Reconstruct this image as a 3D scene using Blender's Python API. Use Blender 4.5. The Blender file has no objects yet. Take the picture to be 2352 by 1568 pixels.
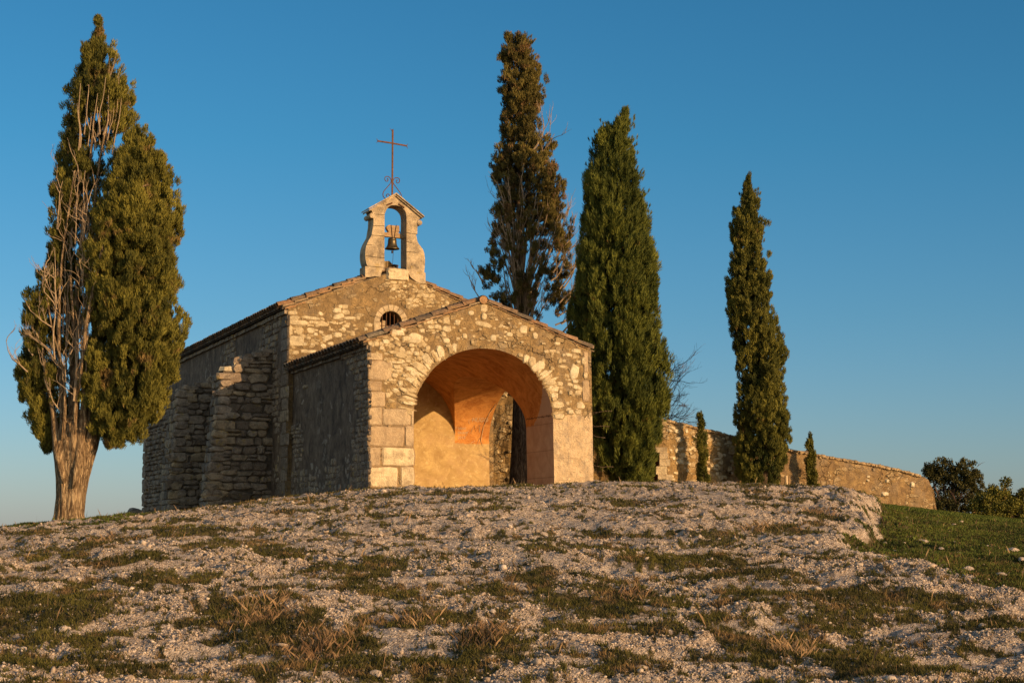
import bpy, bmesh, math, random
import numpy as np
from mathutils import Vector, Matrix, noise as mnoise

# ------------------------------------------------------------------ camera, sky, sun, exposure
S = bpy.context.scene
C = S.collection
# measuring frame: the photograph seen 2352 x 1568; eye at the origin, +Y ahead
FPX, PCX, PCY, HOR = 4000.0, 1176.0, 784.0, 1220.0
PITCH = math.atan((HOR - PCY) / FPX)
cam_d = bpy.data.cameras.new('camera')
cam = bpy.data.objects.new('camera', cam_d); C.objects.link(cam)
cam.location = (0, 0, 0)
cam.rotation_euler = (math.pi / 2 + PITCH, 0, 0)
cam_d.sensor_width = 36.0
cam_d.lens = 36.0 * FPX / 2352.0
cam_d.clip_start = 0.1
cam_d.clip_end = 20000
S.camera = cam

SUN_EL = math.radians(13.0)
SUN_DIR = Vector((0.795, -0.606, 0)).normalized() * math.cos(SUN_EL) + Vector((0, 0, math.sin(SUN_EL)))
w = bpy.data.worlds.new('World'); S.world = w; w.use_nodes = True
nt = w.node_tree
sky = nt.nodes.new('ShaderNodeTexSky'); sky.sky_type = 'NISHITA'; sky.sun_disc = False
sky.sun_elevation = SUN_EL
sky.sun_rotation = math.atan2(SUN_DIR.x, SUN_DIR.y)
sky.altitude = 100; sky.air_density = 1.0; sky.dust_density = 0.4; sky.ozone_density = 2.2
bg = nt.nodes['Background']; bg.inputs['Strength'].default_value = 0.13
hs = nt.nodes.new('ShaderNodeHueSaturation'); hs.inputs['Saturation'].default_value = 1.0
tnt = nt.nodes.new('ShaderNodeMix'); tnt.data_type = 'RGBA'; tnt.blend_type = 'MULTIPLY'; tnt.inputs[0].default_value = 1.0
tcw = nt.nodes.new('ShaderNodeTexCoord'); sxw = nt.nodes.new('ShaderNodeSeparateXYZ'); crw = nt.nodes.new('ShaderNodeValToRGB')
nt.links.new(tcw.outputs['Generated'], sxw.inputs[0]); nt.links.new(sxw.outputs[2], crw.inputs[0])
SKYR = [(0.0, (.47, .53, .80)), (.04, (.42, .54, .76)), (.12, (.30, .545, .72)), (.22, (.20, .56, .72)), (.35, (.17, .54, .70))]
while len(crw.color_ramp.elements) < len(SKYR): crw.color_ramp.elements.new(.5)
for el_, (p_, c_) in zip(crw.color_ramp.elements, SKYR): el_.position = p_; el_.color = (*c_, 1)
nt.links.new(sky.outputs[0], hs.inputs['Color']); nt.links.new(hs.outputs[0], tnt.inputs[6]); nt.links.new(crw.outputs[0], tnt.inputs[7])
# the unseen half of the sky behind the camera is boosted warm to lift shaded walls
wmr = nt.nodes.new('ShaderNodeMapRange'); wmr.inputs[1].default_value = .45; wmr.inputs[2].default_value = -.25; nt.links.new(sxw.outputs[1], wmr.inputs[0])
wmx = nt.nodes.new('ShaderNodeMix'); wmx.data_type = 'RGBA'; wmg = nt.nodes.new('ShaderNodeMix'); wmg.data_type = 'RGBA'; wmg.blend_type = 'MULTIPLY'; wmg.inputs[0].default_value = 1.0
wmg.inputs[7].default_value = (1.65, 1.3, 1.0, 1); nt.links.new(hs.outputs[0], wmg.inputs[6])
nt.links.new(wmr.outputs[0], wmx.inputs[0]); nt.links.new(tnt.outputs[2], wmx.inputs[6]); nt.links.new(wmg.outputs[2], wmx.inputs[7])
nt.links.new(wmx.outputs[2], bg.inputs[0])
sl = bpy.data.lights.new('sun', 'SUN'); sun = bpy.data.objects.new('sun', sl); C.objects.link(sun)
sl.energy = 5.0; sl.angle = math.radians(0.5); sl.color = (1.0, 0.64, 0.31)
sun.rotation_euler = SUN_DIR.to_track_quat('Z', 'Y').to_euler()
sun.location = SUN_DIR * 60
S.view_settings.view_transform = 'Standard'; S.view_settings.look = 'None'
S.view_settings.exposure = 0.25; S.view_settings.gamma = 1.0
S.view_settings.use_curve_mapping = False
S.render.engine = 'CYCLES'
S.cycles.max_bounces = 6; S.cycles.diffuse_bounces = 4

rng = np.random.default_rng(7)
random.seed(7)
R = random.random
def RU(a, b): return a + (b - a) * random.random()

# ------------------------------------------------------------------ measuring helpers
cF = np.array([0, math.cos(PITCH), math.sin(PITCH)]); cU = np.array([0, -math.sin(PITCH), math.cos(PITCH)])
cR = np.array([1.0, 0, 0])
def ray(x, y): return cF + cR * ((x - PCX) / FPX) + cU * ((PCY - y) / FPX)
def at(x, y, Y):
    d = ray(x, y); return d * (Y / d[1])
def row_z(y, Y): return at(PCX, y, Y)[2]
YAW = math.radians(21.6358)
AW = np.array([-math.sin(YAW), math.cos(YAW), 0]); AU = np.array([math.cos(YAW), math.sin(YAW), 0])
OO = np.array([-3.26931528, 40.0, 0.0])
ZB = 0.97                                    # height of the chapel's foot
def onfront(x, y, w_=0.0):                   # -> (u, z) on a wall parallel to the front
    d = ray(x, y); t = ((OO + AW * w_) @ AW) / (d @ AW); P = d * t - OO
    return float(P @ AU), float(P[2])
def onside(x, y, u_=0.0):
    d = ray(x, y); t = ((OO + AU * u_) @ AU) / (d @ AU); P = d * t - OO
    return float(P @ AW), float(P[2])
def uwz(u, w_, z):
    return OO + AU * u + AW * w_ + np.array([0, 0, z])

# ------------------------------------------------------------------ object helpers
def props(o, label=None, cat=None, group=None, kind=None):
    if label: o['label'] = label
    if cat: o['category'] = cat
    if group: o['group'] = group
    if kind: o['kind'] = kind
    return o
def empty(name, loc, rz=0, **k):
    o = bpy.data.objects.new(name, None); C.objects.link(o); o.location = loc; o.rotation_euler = (0, 0, rz)
    o.empty_display_size = 0.3
    return props(o, **k)
def link(name, me, parent=None, **k):
    o = bpy.data.objects.new(name, me); C.objects.link(o)
    if parent: o.parent = parent
    return props(o, **k)
def np_mesh(name, V, F, mats, attrs=None, smooth=False, mi=None):
    """V (n,3), F (m,k) one face size, or list of such arrays"""
    V = np.asarray(V, np.float32)
    Fs = F if isinstance(F, (list, tuple)) else [F]
    Fs = [np.asarray(f, np.int32) for f in Fs if len(f)]
    me = bpy.data.meshes.new(name)
    me.vertices.add(len(V)); me.vertices.foreach_set('co', V.ravel())
    tot = sum(f.size for f in Fs); nf = sum(len(f) for f in Fs)
    me.loops.add(tot); me.polygons.add(nf)
    me.loops.foreach_set('vertex_index', np.concatenate([f.ravel() for f in Fs]))
    lens = np.concatenate([np.full(len(f), f.shape[1], np.int32) for f in Fs])
    st = np.concatenate([[0], np.cumsum(lens)[:-1]]).astype(np.int32)
    me.polygons.foreach_set('loop_start', st); me.polygons.foreach_set('loop_total', lens)
    if smooth: me.polygons.foreach_set('use_smooth', np.ones(nf, bool))
    for m in (mats if isinstance(mats, (list, tuple)) else [mats]): me.materials.append(m)
    if mi is not None: me.polygons.foreach_set('material_index', np.asarray(mi, np.int32))
    me.update(calc_edges=True); me.validate()
    if attrs:
        for k, a in attrs.items():
            at_ = me.attributes.new(k, 'FLOAT', 'POINT'); at_.data.foreach_set('value', np.asarray(a, np.float32))
    return me

class MB:
    """collects shapes for one mesh; per-vertex tint"""
    def __init__(s): s.v = []; s.f = []; s.t = []; s.m = []
    def add(s, vs, fs, tint=0.5, m=0):
        b = len(s.v); s.v += [tuple(p) for p in vs]; s.f += [tuple(i + b for i in f) for f in fs]
        s.t += [tint] * len(vs); s.m += [m] * len(fs)
    def box(s, x0, x1, y0, y1, z0, z1, tint=0.5, m=0):
        s.add([(x0, y0, z0), (x1, y0, z0), (x1, y1, z0), (x0, y1, z0), (x0, y0, z1), (x1, y0, z1), (x1, y1, z1), (x0, y1, z1)],
              [(0, 3, 2, 1), (4, 5, 6, 7), (0, 1, 5, 4), (1, 2, 6, 5), (2, 3, 7, 6), (3, 0, 4, 7)], tint, m)
    def prism(s, poly, fn0, fn1, tint=0.5, m=0, mside=None):
        """poly of (a,b); fn0/fn1 map to 3-D for the near and the far face"""
        n = len(poly)
        vs = [fn0(a, b) for a, b in poly] + [fn1(a, b) for a, b in poly]
        s.add(vs, [tuple(range(n))], tint, m); s.f.append(tuple(len(s.v) - 1 - i for i in range(n))); s.m.append(m)
        b0 = len(s.v) - 2 * n
        for i in range(n):
            j = (i + 1) % n
            s.f.append((b0 + i, b0 + n + i, b0 + n + j, b0 + j)); s.m.append(m if mside is None else mside(i))
    def tube(s, pts, rad, n=8, tint=0.5, m=0, cap=True, flat=None):
        pts = [Vector(p) for p in pts]
        if not isinstance(rad, (list, tuple)): rad = [rad] * len(pts)
        b = len(s.v); up = Vector((0.13, 0.21, 0.97)); prev = None
        for i, p in enumerate(pts):
            d = (pts[min(i + 1, len(pts) - 1)] - pts[max(i - 1, 0)]).normalized()
            if prev is None:
                a = d.cross(up)
                if a.length < 1e-3: a = d.cross(Vector((1, 0, 0)))
            else: a = prev - d * prev.dot(d)
            a.normalize(); c = d.cross(a); prev = a
            for k in range(n):
                t = 2 * math.pi * k / n
                s.v.append(tuple(p + a * (math.cos(t) * rad[i]) + c * (math.sin(t) * rad[i]))); s.t.append(tint)
        for i in range(len(pts) - 1):
            for k in range(n):
                k2 = (k + 1) % n
                s.f.append((b + i * n + k, b + i * n + k2, b + (i + 1) * n + k2, b + (i + 1) * n + k)); s.m.append(m)
        if cap:
            s.f.append(tuple(b + k for k in range(n))[::-1]); s.m.append(m)
            e = b + (len(pts) - 1) * n
            s.f.append(tuple(e + k for k in range(n))); s.m.append(m)
    def lathe(s, prof, cx, cy, n=28, tint=0.5, m=0):
        b = len(s.v)
        for r, z in prof:
            for k in range(n):
                t = 2 * math.pi * k / n; s.v.append((cx + r * math.cos(t), cy + r * math.sin(t), z)); s.t.append(tint)
        for i in range(len(prof) - 1):
            for k in range(n):
                k2 = (k + 1) % n
                s.f.append((b + i * n + k, b + i * n + k2, b + (i + 1) * n + k2, b + (i + 1) * n + k)); s.m.append(m)
    def mesh(s, name, mats, smooth=False, recalc=True, sharp=None):
        me = bpy.data.meshes.new(name); me.from_pydata(s.v, [], s.f)
        for m in (mats if isinstance(mats, (list, tuple)) else [mats]): me.materials.append(m)
        me.polygons.foreach_set('material_index', s.m)
        a = me.attributes.new('tint', 'FLOAT', 'POINT'); a.data.foreach_set('value', s.t)
        if recalc:
            bm = bmesh.new(); bm.from_mesh(me); bmesh.ops.recalc_face_normals(bm, faces=bm.faces); bm.to_mesh(me); bm.free()
        if smooth or sharp: me.polygons.foreach_set('use_smooth', [True] * len(me.polygons))
        if sharp: me.set_sharp_from_angle(angle=math.radians(sharp))
        me.update(); return me
    def obj(s, name, mats, parent=None, smooth=False, recalc=True, sharp=None, **k):
        return link(name, s.mesh(name, mats, smooth, recalc, sharp), parent, **k)

# stones: irregular rounded plates set on a plane
def stone(mb, P, du, dv, dn, cx, cy, sw, sh, prot, rot=0.0, tint=0.5, jag=0.16, n=9, sq=0.72, sink=0.03, m=0, halo=False):
    ph = R() * 6.28; outl = []
    if sq >= .9:
        n = 16; hx, hy = sw / 2, sh / 2; c_ = min(hx, hy) * .06
        for k, (fx, fy) in enumerate([(-1, -1), (-.5, -1), (0, -1), (.5, -1), (1, -1), (1, -.4), (1, .1), (1, .5), (1, 1), (.5, 1), (0, 1), (-.5, 1), (-1, 1), (-1, .5), (-1, 0), (-1, -.5)]):
            x, y = fx * hx * (1 - (.04 if abs(fx * fy) == 1 else 0)) + RU(-c_, c_), fy * hy * (1 - (.05 if abs(fx * fy) == 1 else 0)) + RU(-c_, c_)
            outl.append((cx + x * math.cos(rot) - y * math.sin(rot), cy + x * math.sin(rot) + y * math.cos(rot), x, y))
    for k in range(n if sq < .9 else 0):
        t = 2 * math.pi * (k + RU(-.22, .22)) / n + ph
        c, s_ = math.cos(t), math.sin(t)
        r = 1.0 / (abs(c) ** (2 / (1 - sq) if sq < .9 else 20) + abs(s_) ** (2 / (1 - sq) if sq < .9 else 20)) ** ((1 - sq) / 2 if sq < .9 else .05)
        r *= 1 + RU(-jag, jag)
        x, y = c * r * sw / 2, s_ * r * sh / 2
        outl.append((cx + x * math.cos(rot) - y * math.sin(rot), cy + x * math.sin(rot) + y * math.cos(rot), x, y))
    def pt(px, py, d): return Vector(P) + Vector(du) * px + Vector(dv) * py + Vector(dn) * d
    vs = []
    hal = 1 + .035 / max(.06, min(sw, sh))
    for sc, d in ((hal, -sink * .1 if halo else -sink), (0.98, prot * .55), (0.84 if sq < .9 else .93, prot)):
        for px, py, x, y in outl:
            q = (cx + (px - cx) * sc, cy + (py - cy) * sc)
            vs.append(pt(q[0], q[1], d + (RU(-.25, .25) * prot if d > 0 else 0)))
    vs.append(pt(cx + RU(-.1, .1) * sw, cy + RU(-.1, .1) * sh, prot * (RU(.95, 1.25) if sq < .9 else 1.02)))
    fs = []
    for r_ in (0, 1):
        for k in range(n):
            k2 = (k + 1) % n; fs.append((r_ * n + k, r_ * n + k2, (r_ + 1) * n + k2, (r_ + 1) * n + k))
    for k in range(n): fs.append((2 * n + k, 2 * n + (k + 1) % n, 3 * n))
    mb.add(vs, fs, tint, m)
    if halo: k0 = len(mb.t) - len(vs); mb.t[k0:k0 + n] = [-1.0] * n
def laid(mb, P, du, dv, dn, W, H, ch=(.14, .26), sw=(.16, .5), prot=(.02, .07), ok=None, keep=1.0, gap=.02, jag=.13, tint=(0, 1), m=0, sq=.75):
    y = 0.0
    while y < H:
        h = RU(*ch); x = -RU(0, .2)
        while x < W:
            wd = RU(*sw) * (1.25 if h > ch[1] * .8 else 1)
            cx, cy = x + wd / 2, y + h / 2 + RU(-.02, .02)
            if -.02 < cx < W + .02 and cy < H and R() < keep and (ok is None or ok(cx, cy)):
                if R() < .22 and h > .18:
                    stone(mb, P, du, dv, dn, cx, cy - h * .26, wd - gap, h * .5 - gap, RU(*prot), RU(-.06, .06), RU(*tint), jag, m=m, sq=sq)
                    stone(mb, P, du, dv, dn, cx, cy + h * .26, wd - gap, h * .5 - gap, RU(*prot), RU(-.06, .06), RU(*tint), jag, m=m, sq=sq)
                else:
                    stone(mb, P, du, dv, dn, cx, cy, wd - gap, h - gap, RU(*prot), RU(-.08, .08), RU(*tint), jag, m=m, sq=sq)
            x += wd
        y += h

# ------------------------------------------------------------------ 2-D noise on arrays
_perm = np.random.default_rng(3).permutation(512)
def pn(x, y, seed=0):
    xi = np.floor(x).astype(int); yi = np.floor(y).astype(int); xf = x - xi; yf = y - yi
    def g(ix, iy):
        h = _perm[(_perm[(ix + seed * 37) & 511] + iy + seed * 91) & 511] * (2 * math.pi / 512); return np.cos(h), np.sin(h)
    u = xf * xf * xf * (xf * (xf * 6 - 15) + 10); v = yf * yf * yf * (yf * (yf * 6 - 15) + 10)
    def d(ix, iy, fx, fy):
        a, b = g(ix, iy); return a * fx + b * fy
    n00 = d(xi, yi, xf, yf); n10 = d(xi + 1, yi, xf - 1, yf); n01 = d(xi, yi + 1, xf, yf - 1); n11 = d(xi + 1, yi + 1, xf - 1, yf - 1)
    return ((n00 * (1 - u) + n10 * u) * (1 - v) + (n01 * (1 - u) + n11 * u) * v) * 1.4
def fbm(x, y, o=4, seed=0, g=.5):
    s = 0; a = 1.0; n = 0
    for i in range(o): s = s + a * pn(x * 2 ** i, y * 2 ** i, seed + i); n += a; a *= g
    return s / n

# ------------------------------------------------------------------ materials
class NT:
    def __init__(s, name):
        s.mat = bpy.data.materials.new(name); s.mat.use_nodes = True; s.t = s.mat.node_tree
        s.b = s.t.nodes['Principled BSDF']; s.out = s.t.nodes['Material Output']
        s.b.inputs['Roughness'].default_value = .9; s.b.inputs['Specular IOR Level'].default_value = .2
        s.tc = s.t.nodes.new('ShaderNodeTexCoord')
    def n(s, ty, **k):
        n = s.t.nodes.new(ty)
        for a, b in k.items():
            if a.startswith('i_'): s.set(n.inputs[a[2:].replace('_', ' ')], b)
            else: setattr(n, a, b)
        return n
    def set(s, inp, v):
        if isinstance(v, bpy.types.NodeSocket): s.t.links.new(v, inp)
        elif isinstance(v, (tuple, list)) and len(v) == 3 and inp.type == 'RGBA': inp.default_value = (*v, 1)
        else: inp.default_value = v
    def obj(s): return s.tc.outputs['Object']
    def mapd(s, vec, sc):
        n = s.n('ShaderNodeVectorMath', operation='MULTIPLY'); s.set(n.inputs[0], vec); n.inputs[1].default_value = sc; return n.outputs[0]
    def noise(s, vec, scale, detail=4, rough=.6, dist=0.0, col=False):
        n = s.n('ShaderNodeTexNoise'); s.set(n.inputs['Vector'], vec); n.inputs['Scale'].default_value = scale
        n.inputs['Detail'].default_value = detail; n.inputs['Roughness'].default_value = rough; n.inputs['Distortion'].default_value = dist
        return n.outputs['Color' if col else 'Fac']
    def voro(s, vec, scale, feature='F1', out='Distance', rnd=1.0):
        n = s.n('ShaderNodeTexVoronoi', feature=feature); s.set(n.inputs['Vector'], vec); n.inputs['Scale'].default_value = scale
        n.inputs['Randomness'].default_value = rnd
        return n.outputs[out]
    def ramp(s, fac, stops, interp='LINEAR'):
        n = s.n('ShaderNodeValToRGB'); s.set(n.inputs[0], fac); e = n.color_ramp; e.interpolation = interp
        while len(e.elements) < len(stops): e.elements.new(.5)
        for el, (p, c) in zip(e.elements, stops):
            el.position = p; el.color = (*c, 1) if isinstance(c, (tuple, list)) else (c, c, c, 1)
        return n.outputs[0]
    def mix(s, fac, a, b, bt='MIX'):
        n = s.n('ShaderNodeMix', data_type='RGBA', blend_type=bt)
        s.set(n.inputs[0], fac); s.set(n.inputs[6], a); s.set(n.inputs[7], b); return n.outputs[2]
    def math(s, op, a, b=0.0, clamp=False):
        n = s.n('ShaderNodeMath', operation=op, use_clamp=clamp); s.set(n.inputs[0], a); s.set(n.inputs[1], b); return n.outputs[0]
    def mr(s, v, a, b, c=0.0, d=1.0):
        n = s.n('ShaderNodeMapRange'); s.set(n.inputs[0], v)
        for i, q in enumerate((a, b, c, d)): n.inputs[i + 1].default_value = q
        return n.outputs[0]
    def xyz(s, vec):
        n = s.n('ShaderNodeSeparateXYZ'); s.set(n.inputs[0], vec); return n.outputs
    def attr(s, name):
        n = s.n('ShaderNodeAttribute', attribute_name=name); return n.outputs['Fac']
    def warp(s, vec, scale, amt):
        nz = s.noise(vec, scale, 2, .5, col=True)
        a = s.n('ShaderNodeVectorMath', operation='SUBTRACT'); s.set(a.inputs[0], nz); a.inputs[1].default_value = (.5, .5, .5)
        b = s.n('ShaderNodeVectorMath', operation='SCALE'); s.set(b.inputs[0], a.outputs[0]); b.inputs['Scale'].default_value = amt
        c = s.n('ShaderNodeVectorMath', operation='ADD'); s.set(c.inputs[0], vec); s.set(c.inputs[1], b.outputs[0]); return c.outputs[0]
    def bump(s, h, dist=.02, st=1.0, nrm=None):
        n = s.n('ShaderNodeBump'); s.set(n.inputs['Height'], h); n.inputs['Distance'].default_value = dist; n.inputs['Strength'].default_value = st
        if nrm is not None: s.set(n.inputs['Normal'], nrm)
        return n.outputs[0]
    def done(s, col, nrm=None, rough=None):
        s.set(s.b.inputs['Base Color'], col)
        if nrm is not None: s.set(s.b.inputs['Normal'], nrm)
        if rough is not None: s.set(s.b.inputs['Roughness'], rough)
        return s.mat

def mat_plaster(name, base=(.42, .29, .13), dark=(.17, .12, .065), pale=(.60, .47, .28), stone_amt=.45, grey=.25, smooth_zone=False):
    """old lime render with rubble showing through where it has fallen"""
    m = NT(name); o = m.obj()
    big = m.noise(o, .9, 5, .6); fine = m.noise(o, 22, 4, .75); mid = m.noise(o, 4.5, 5, .65, .4)
    c = m.mix(m.mr(mid, .35, .68), dark, base)
    c = m.mix(m.mr(mid, .54, .75, 0, .8), c, (base[0] * 1.22, base[1] * 1.2, base[2] * 1.1))
    wv = m.warp(o, 5, .12); wv = m.mapd(wv, (1, 1, 1.7))
    ed = m.voro(wv, 4.2, 'DISTANCE_TO_EDGE'); cell = m.voro(wv, 4.2, 'F1', 'Color')
    sx = m.xyz(cell)
    # some of the stones show, more of them where the render is broken
    broken = m.noise(o, 1.6, 4, .6)
    show = m.math('GREATER_THAN', m.math('ADD', sx[0], m.mr(broken, .35, .65, -.5, .5)), 1.0 - stone_amt * .9)
    sm = m.math('MULTIPLY', m.mr(ed, .03, .085), show)
    sc = m.mix(sx[1], (pale[0] * .78, pale[1] * .72, pale[2] * .62), pale)
    sc = m.mix(m.mr(fine, .3, .75), m.mix(.5, sc, dark), sc)
    c = m.mix(m.math('MULTIPLY', sm, .85), c, sc)
    # pits and lichen
    pit = m.mr(m.voro(m.warp(o, 9, .1), 17), .0, .17)
    c = m.mix(m.mr(pit, 0, 1, .55, 0), c, (.07, .045, .02))
    c = m.mix(m.mr(fine, .32, .68, .5, 0), c, (.07, .048, .027))
    c = m.mix(m.math('MULTIPLY', m.mr(m.noise(o, 1.7, 7, .72), .5, .62), grey * 1.6, True), c, (.22, .17, .115))
    crack = m.math('ADD', m.mr(m.voro(m.warp(m.warp(o, 2.0, .8), 7, .15), .9, 'DISTANCE_TO_EDGE'), .0, .014), m.mr(m.noise(o, .8, 2), .5, .56, 1, 0), True)
    c = m.mix(m.mr(crack, 0, 1, .7, 0), c, (.06, .035, .015))
    if smooth_zone:      # the right pier keeps a newer, smooth pale coat up to the springing
        qq = m.xyz(o); zz = m.math('ADD', qq[2], m.math('MULTIPLY', m.math('SUBTRACT', m.noise(o, 2.6, 6, .75), .5), 1.5))
        zn = m.math('MULTIPLY', m.mr(zz, 1.86, 1.80), m.mr(qq[0], 4.4, 4.5))
        pc = m.mix(m.mr(mid, .35, .65), (.50, .36, .21), (.70, .53, .33)); pc = m.mix(m.mr(m.noise(m.mapd(o, (1.6, 1, .8)), 2.6, 7, .78), .48, .60, 0, .6), pc, (.27, .22, .17)); pc = m.mix(m.mr(fine, .3, .7, .25, 0), pc, (.3, .2, .1)); jl = m.mr(m.math('ABSOLUTE', m.math('SUBTRACT', m.math('FRACT', m.math('ADD', m.math('MULTIPLY', qq[2], 1.9), m.math('MULTIPLY', m.noise(o, 5, 3), .06))), .5)), 0, .02, 1, 0); pc = m.mix(m.math('MULTIPLY', m.math('MULTIPLY', jl, m.mr(m.noise(o, 1.7, 3), .42, .6)), .7), pc, (.2, .12, .06))
        c = m.mix(zn, c, pc); sm = m.math('MULTIPLY', sm, m.math('SUBTRACT', 1.0, zn)); crack = m.math('MAXIMUM', crack, zn)
    h = m.math('ADD', m.math('MULTIPLY', mid, .8), m.math('MULTIPLY', fine, .45))
    h = m.math('ADD', h, m.math('MULTIPLY', sm, .55)); h = m.math('ADD', h, m.math('MULTIPLY', pit, .45)); h = m.math('ADD', h, m.math('MULTIPLY', crack, .5))
    return m.done(c, m.bump(h, .08, 1.0))

def mat_stone(name, cols, rough_sc=9.0, dirt=(.07, .055, .04), dirt_amt=.5, yellow=.0, bump=.03):
    m = NT(name); o = m.obj(); t = m.attr('tint')
    c = m.ramp(t, [(i / (len(cols) - 1), q) for i, q in enumerate(cols)])
    n1 = m.noise(o, rough_sc, 6, .7, .3); n2 = m.noise(o, 38, 3, .7)
    c = m.mix(m.mr(n1, .42, .66, 0, dirt_amt), c, dirt)
    c = m.mix(m.mr(n2, .3, .7, .35, 0), c, dirt)
    c = m.mix(m.mr(n2, .5, .8, 0, .25), c, (.75, .68, .52))
    if yellow: c = m.mix(m.mr(m.noise(o, 3.1, 4, .7), .6, .68, 0, yellow), c, (.42, .27, .04))
    c = m.mix(m.mr(t, -.1, -.55, 0, .85), c, dirt)
    h = m.math('ADD', m.math('MULTIPLY', n1, 1.0), m.math('MULTIPLY', n2, .4))
    return m.done(c, m.bump(h, bump, .9))

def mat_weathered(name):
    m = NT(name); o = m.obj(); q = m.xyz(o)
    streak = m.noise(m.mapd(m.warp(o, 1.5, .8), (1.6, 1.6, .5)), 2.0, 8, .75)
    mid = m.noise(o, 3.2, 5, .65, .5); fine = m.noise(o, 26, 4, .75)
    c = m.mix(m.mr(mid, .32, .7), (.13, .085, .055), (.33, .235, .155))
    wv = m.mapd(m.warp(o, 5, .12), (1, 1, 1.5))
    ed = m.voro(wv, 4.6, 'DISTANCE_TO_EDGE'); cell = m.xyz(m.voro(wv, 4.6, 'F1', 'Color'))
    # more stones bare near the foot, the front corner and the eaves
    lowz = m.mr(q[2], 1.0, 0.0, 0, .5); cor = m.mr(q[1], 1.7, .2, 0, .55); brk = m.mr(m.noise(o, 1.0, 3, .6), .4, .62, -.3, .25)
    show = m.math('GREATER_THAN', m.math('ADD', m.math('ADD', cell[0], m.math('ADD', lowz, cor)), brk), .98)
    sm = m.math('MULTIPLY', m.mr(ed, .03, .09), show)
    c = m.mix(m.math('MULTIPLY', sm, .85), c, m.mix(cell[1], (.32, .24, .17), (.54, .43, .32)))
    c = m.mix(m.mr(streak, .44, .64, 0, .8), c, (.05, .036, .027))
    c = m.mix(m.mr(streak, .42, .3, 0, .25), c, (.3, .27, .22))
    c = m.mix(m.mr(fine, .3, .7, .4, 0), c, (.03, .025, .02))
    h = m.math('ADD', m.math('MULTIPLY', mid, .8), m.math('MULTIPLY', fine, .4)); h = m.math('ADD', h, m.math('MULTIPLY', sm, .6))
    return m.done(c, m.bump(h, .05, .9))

def mat_interior(name):
    """inside of the porch: ochre limewash on the vault, cream render below (object z: foot of the chapel = 0)"""
    m = NT(name); o = m.obj(); q = m.xyz(o)
    n1 = m.noise(o, 3.0, 6, .65, .6); n2 = m.noise(m.mapd(o, (1, 1, 2.2)), 9, 5, .7); fine = m.noise(o, 40, 3, .7)
    org = m.mix(m.mr(n1, .34, .64), (.33, .115, .022), (.60, .275, .07)); org = m.mix(m.mr(m.noise(o, 1.1, 5, .7), .55, .7, 0, .5), org, (.26, .09, .02)); org = m.mix(m.mr(fine, .5, .75, 0, .35), org, (.7, .38, .14))
    org = m.mix(m.mr(n2, .5, .7, 0, .5), org, (.66, .33, .09))
    scr = m.mr(m.voro(m.warp(m.mapd(o, (1, 1, .55)), 6, .35), 5.5, 'DISTANCE_TO_EDGE'), 0, .02)
    org = m.mix(m.mr(scr, 0, 1, .22, 0), org, (.72, .46, .2))
    crm = m.mix(m.mr(n1, .36, .62), (.33, .215, .085), (.52, .375, .165))
    crm = m.mix(m.mr(n2, .45, .65, 0, .6), crm, (.36, .235, .10)); crm = m.mix(m.mr(m.noise(o, 1.5, 6, .75), .48, .62, 0, .6), crm, (.40, .26, .13)); crm = m.mix(m.mr(fine, .4, .25, 0, .5), crm, (.2, .13, .06))
    crm = m.mix(m.mr(m.noise(o, 7, 5, .7), .55, .7, 0, .5), crm, (.70, .56, .3))
    # pink-grey dressed stone on the jamb of the front arch (y < 1.7, x > 3)
    pk = m.mix(m.mr(n1, .35, .65), (.42, .27, .17), (.55, .39, .26))
    jn = m.mr(m.math('ABSOLUTE', m.math('SUBTRACT', m.math('FRACT', m.math('MULTIPLY', q[2], 1.55)), .5)), .0, .02)
    pk = m.mix(m.mr(jn, 0, 1, .6, 0), pk, (.12, .07, .04))
    jamb = m.math('MULTIPLY', m.mr(q[1], 1.74, 1.70), m.mr(q[0], 3.2, 3.4))
    lo = m.mix(jamb, crm, pk)
    # height of the colour change, ragged; higher on the outer edge of the jamb
    e = m.math('ADD', q[2], m.math('MULTIPLY', m.math('SUBTRACT', m.noise(o, 8, 5, .75), .5), .16))
    back = m.math('MULTIPLY', m.mr(q[1], 6.96, 6.98), m.mr(q[0], 4.60, 4.57)); e = m.math('SUBTRACT', e, m.math('MULTIPLY', back, 3.0))
    e = m.math('SUBTRACT', e, m.math('MULTIPLY', jamb, m.mr(q[1], 1.25, .1, .15, 1.05)))
    up = m.mr(e, 1.44, 1.47)
    c = m.mix(up, lo, org)
    pinkup = m.math('MULTIPLY', m.math('MULTIPLY', jamb, m.mr(q[2], 1.85, 1.88)), m.math('SUBTRACT', 1.0, up))
    c = m.mix(m.math('MULTIPLY', pinkup, .6), c, (.50, .36, .26))
    rag = m.math('MULTIPLY', jamb, m.mr(m.math('ABSOLUTE', m.math('SUBTRACT', m.math('ADD', q[2], m.math('MULTIPLY', n2, .12)), 1.86)), .0, .025, 1, 0))
    c = m.mix(rag, c, (.08, .045, .025))
    h = m.math('ADD', m.math('MULTIPLY', n1, .6), m.math('ADD', m.math('MULTIPLY', n2, .25), m.math('MULTIPLY', fine, .12)))
    return m.done(c, m.bump(h, .03, .7))

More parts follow.
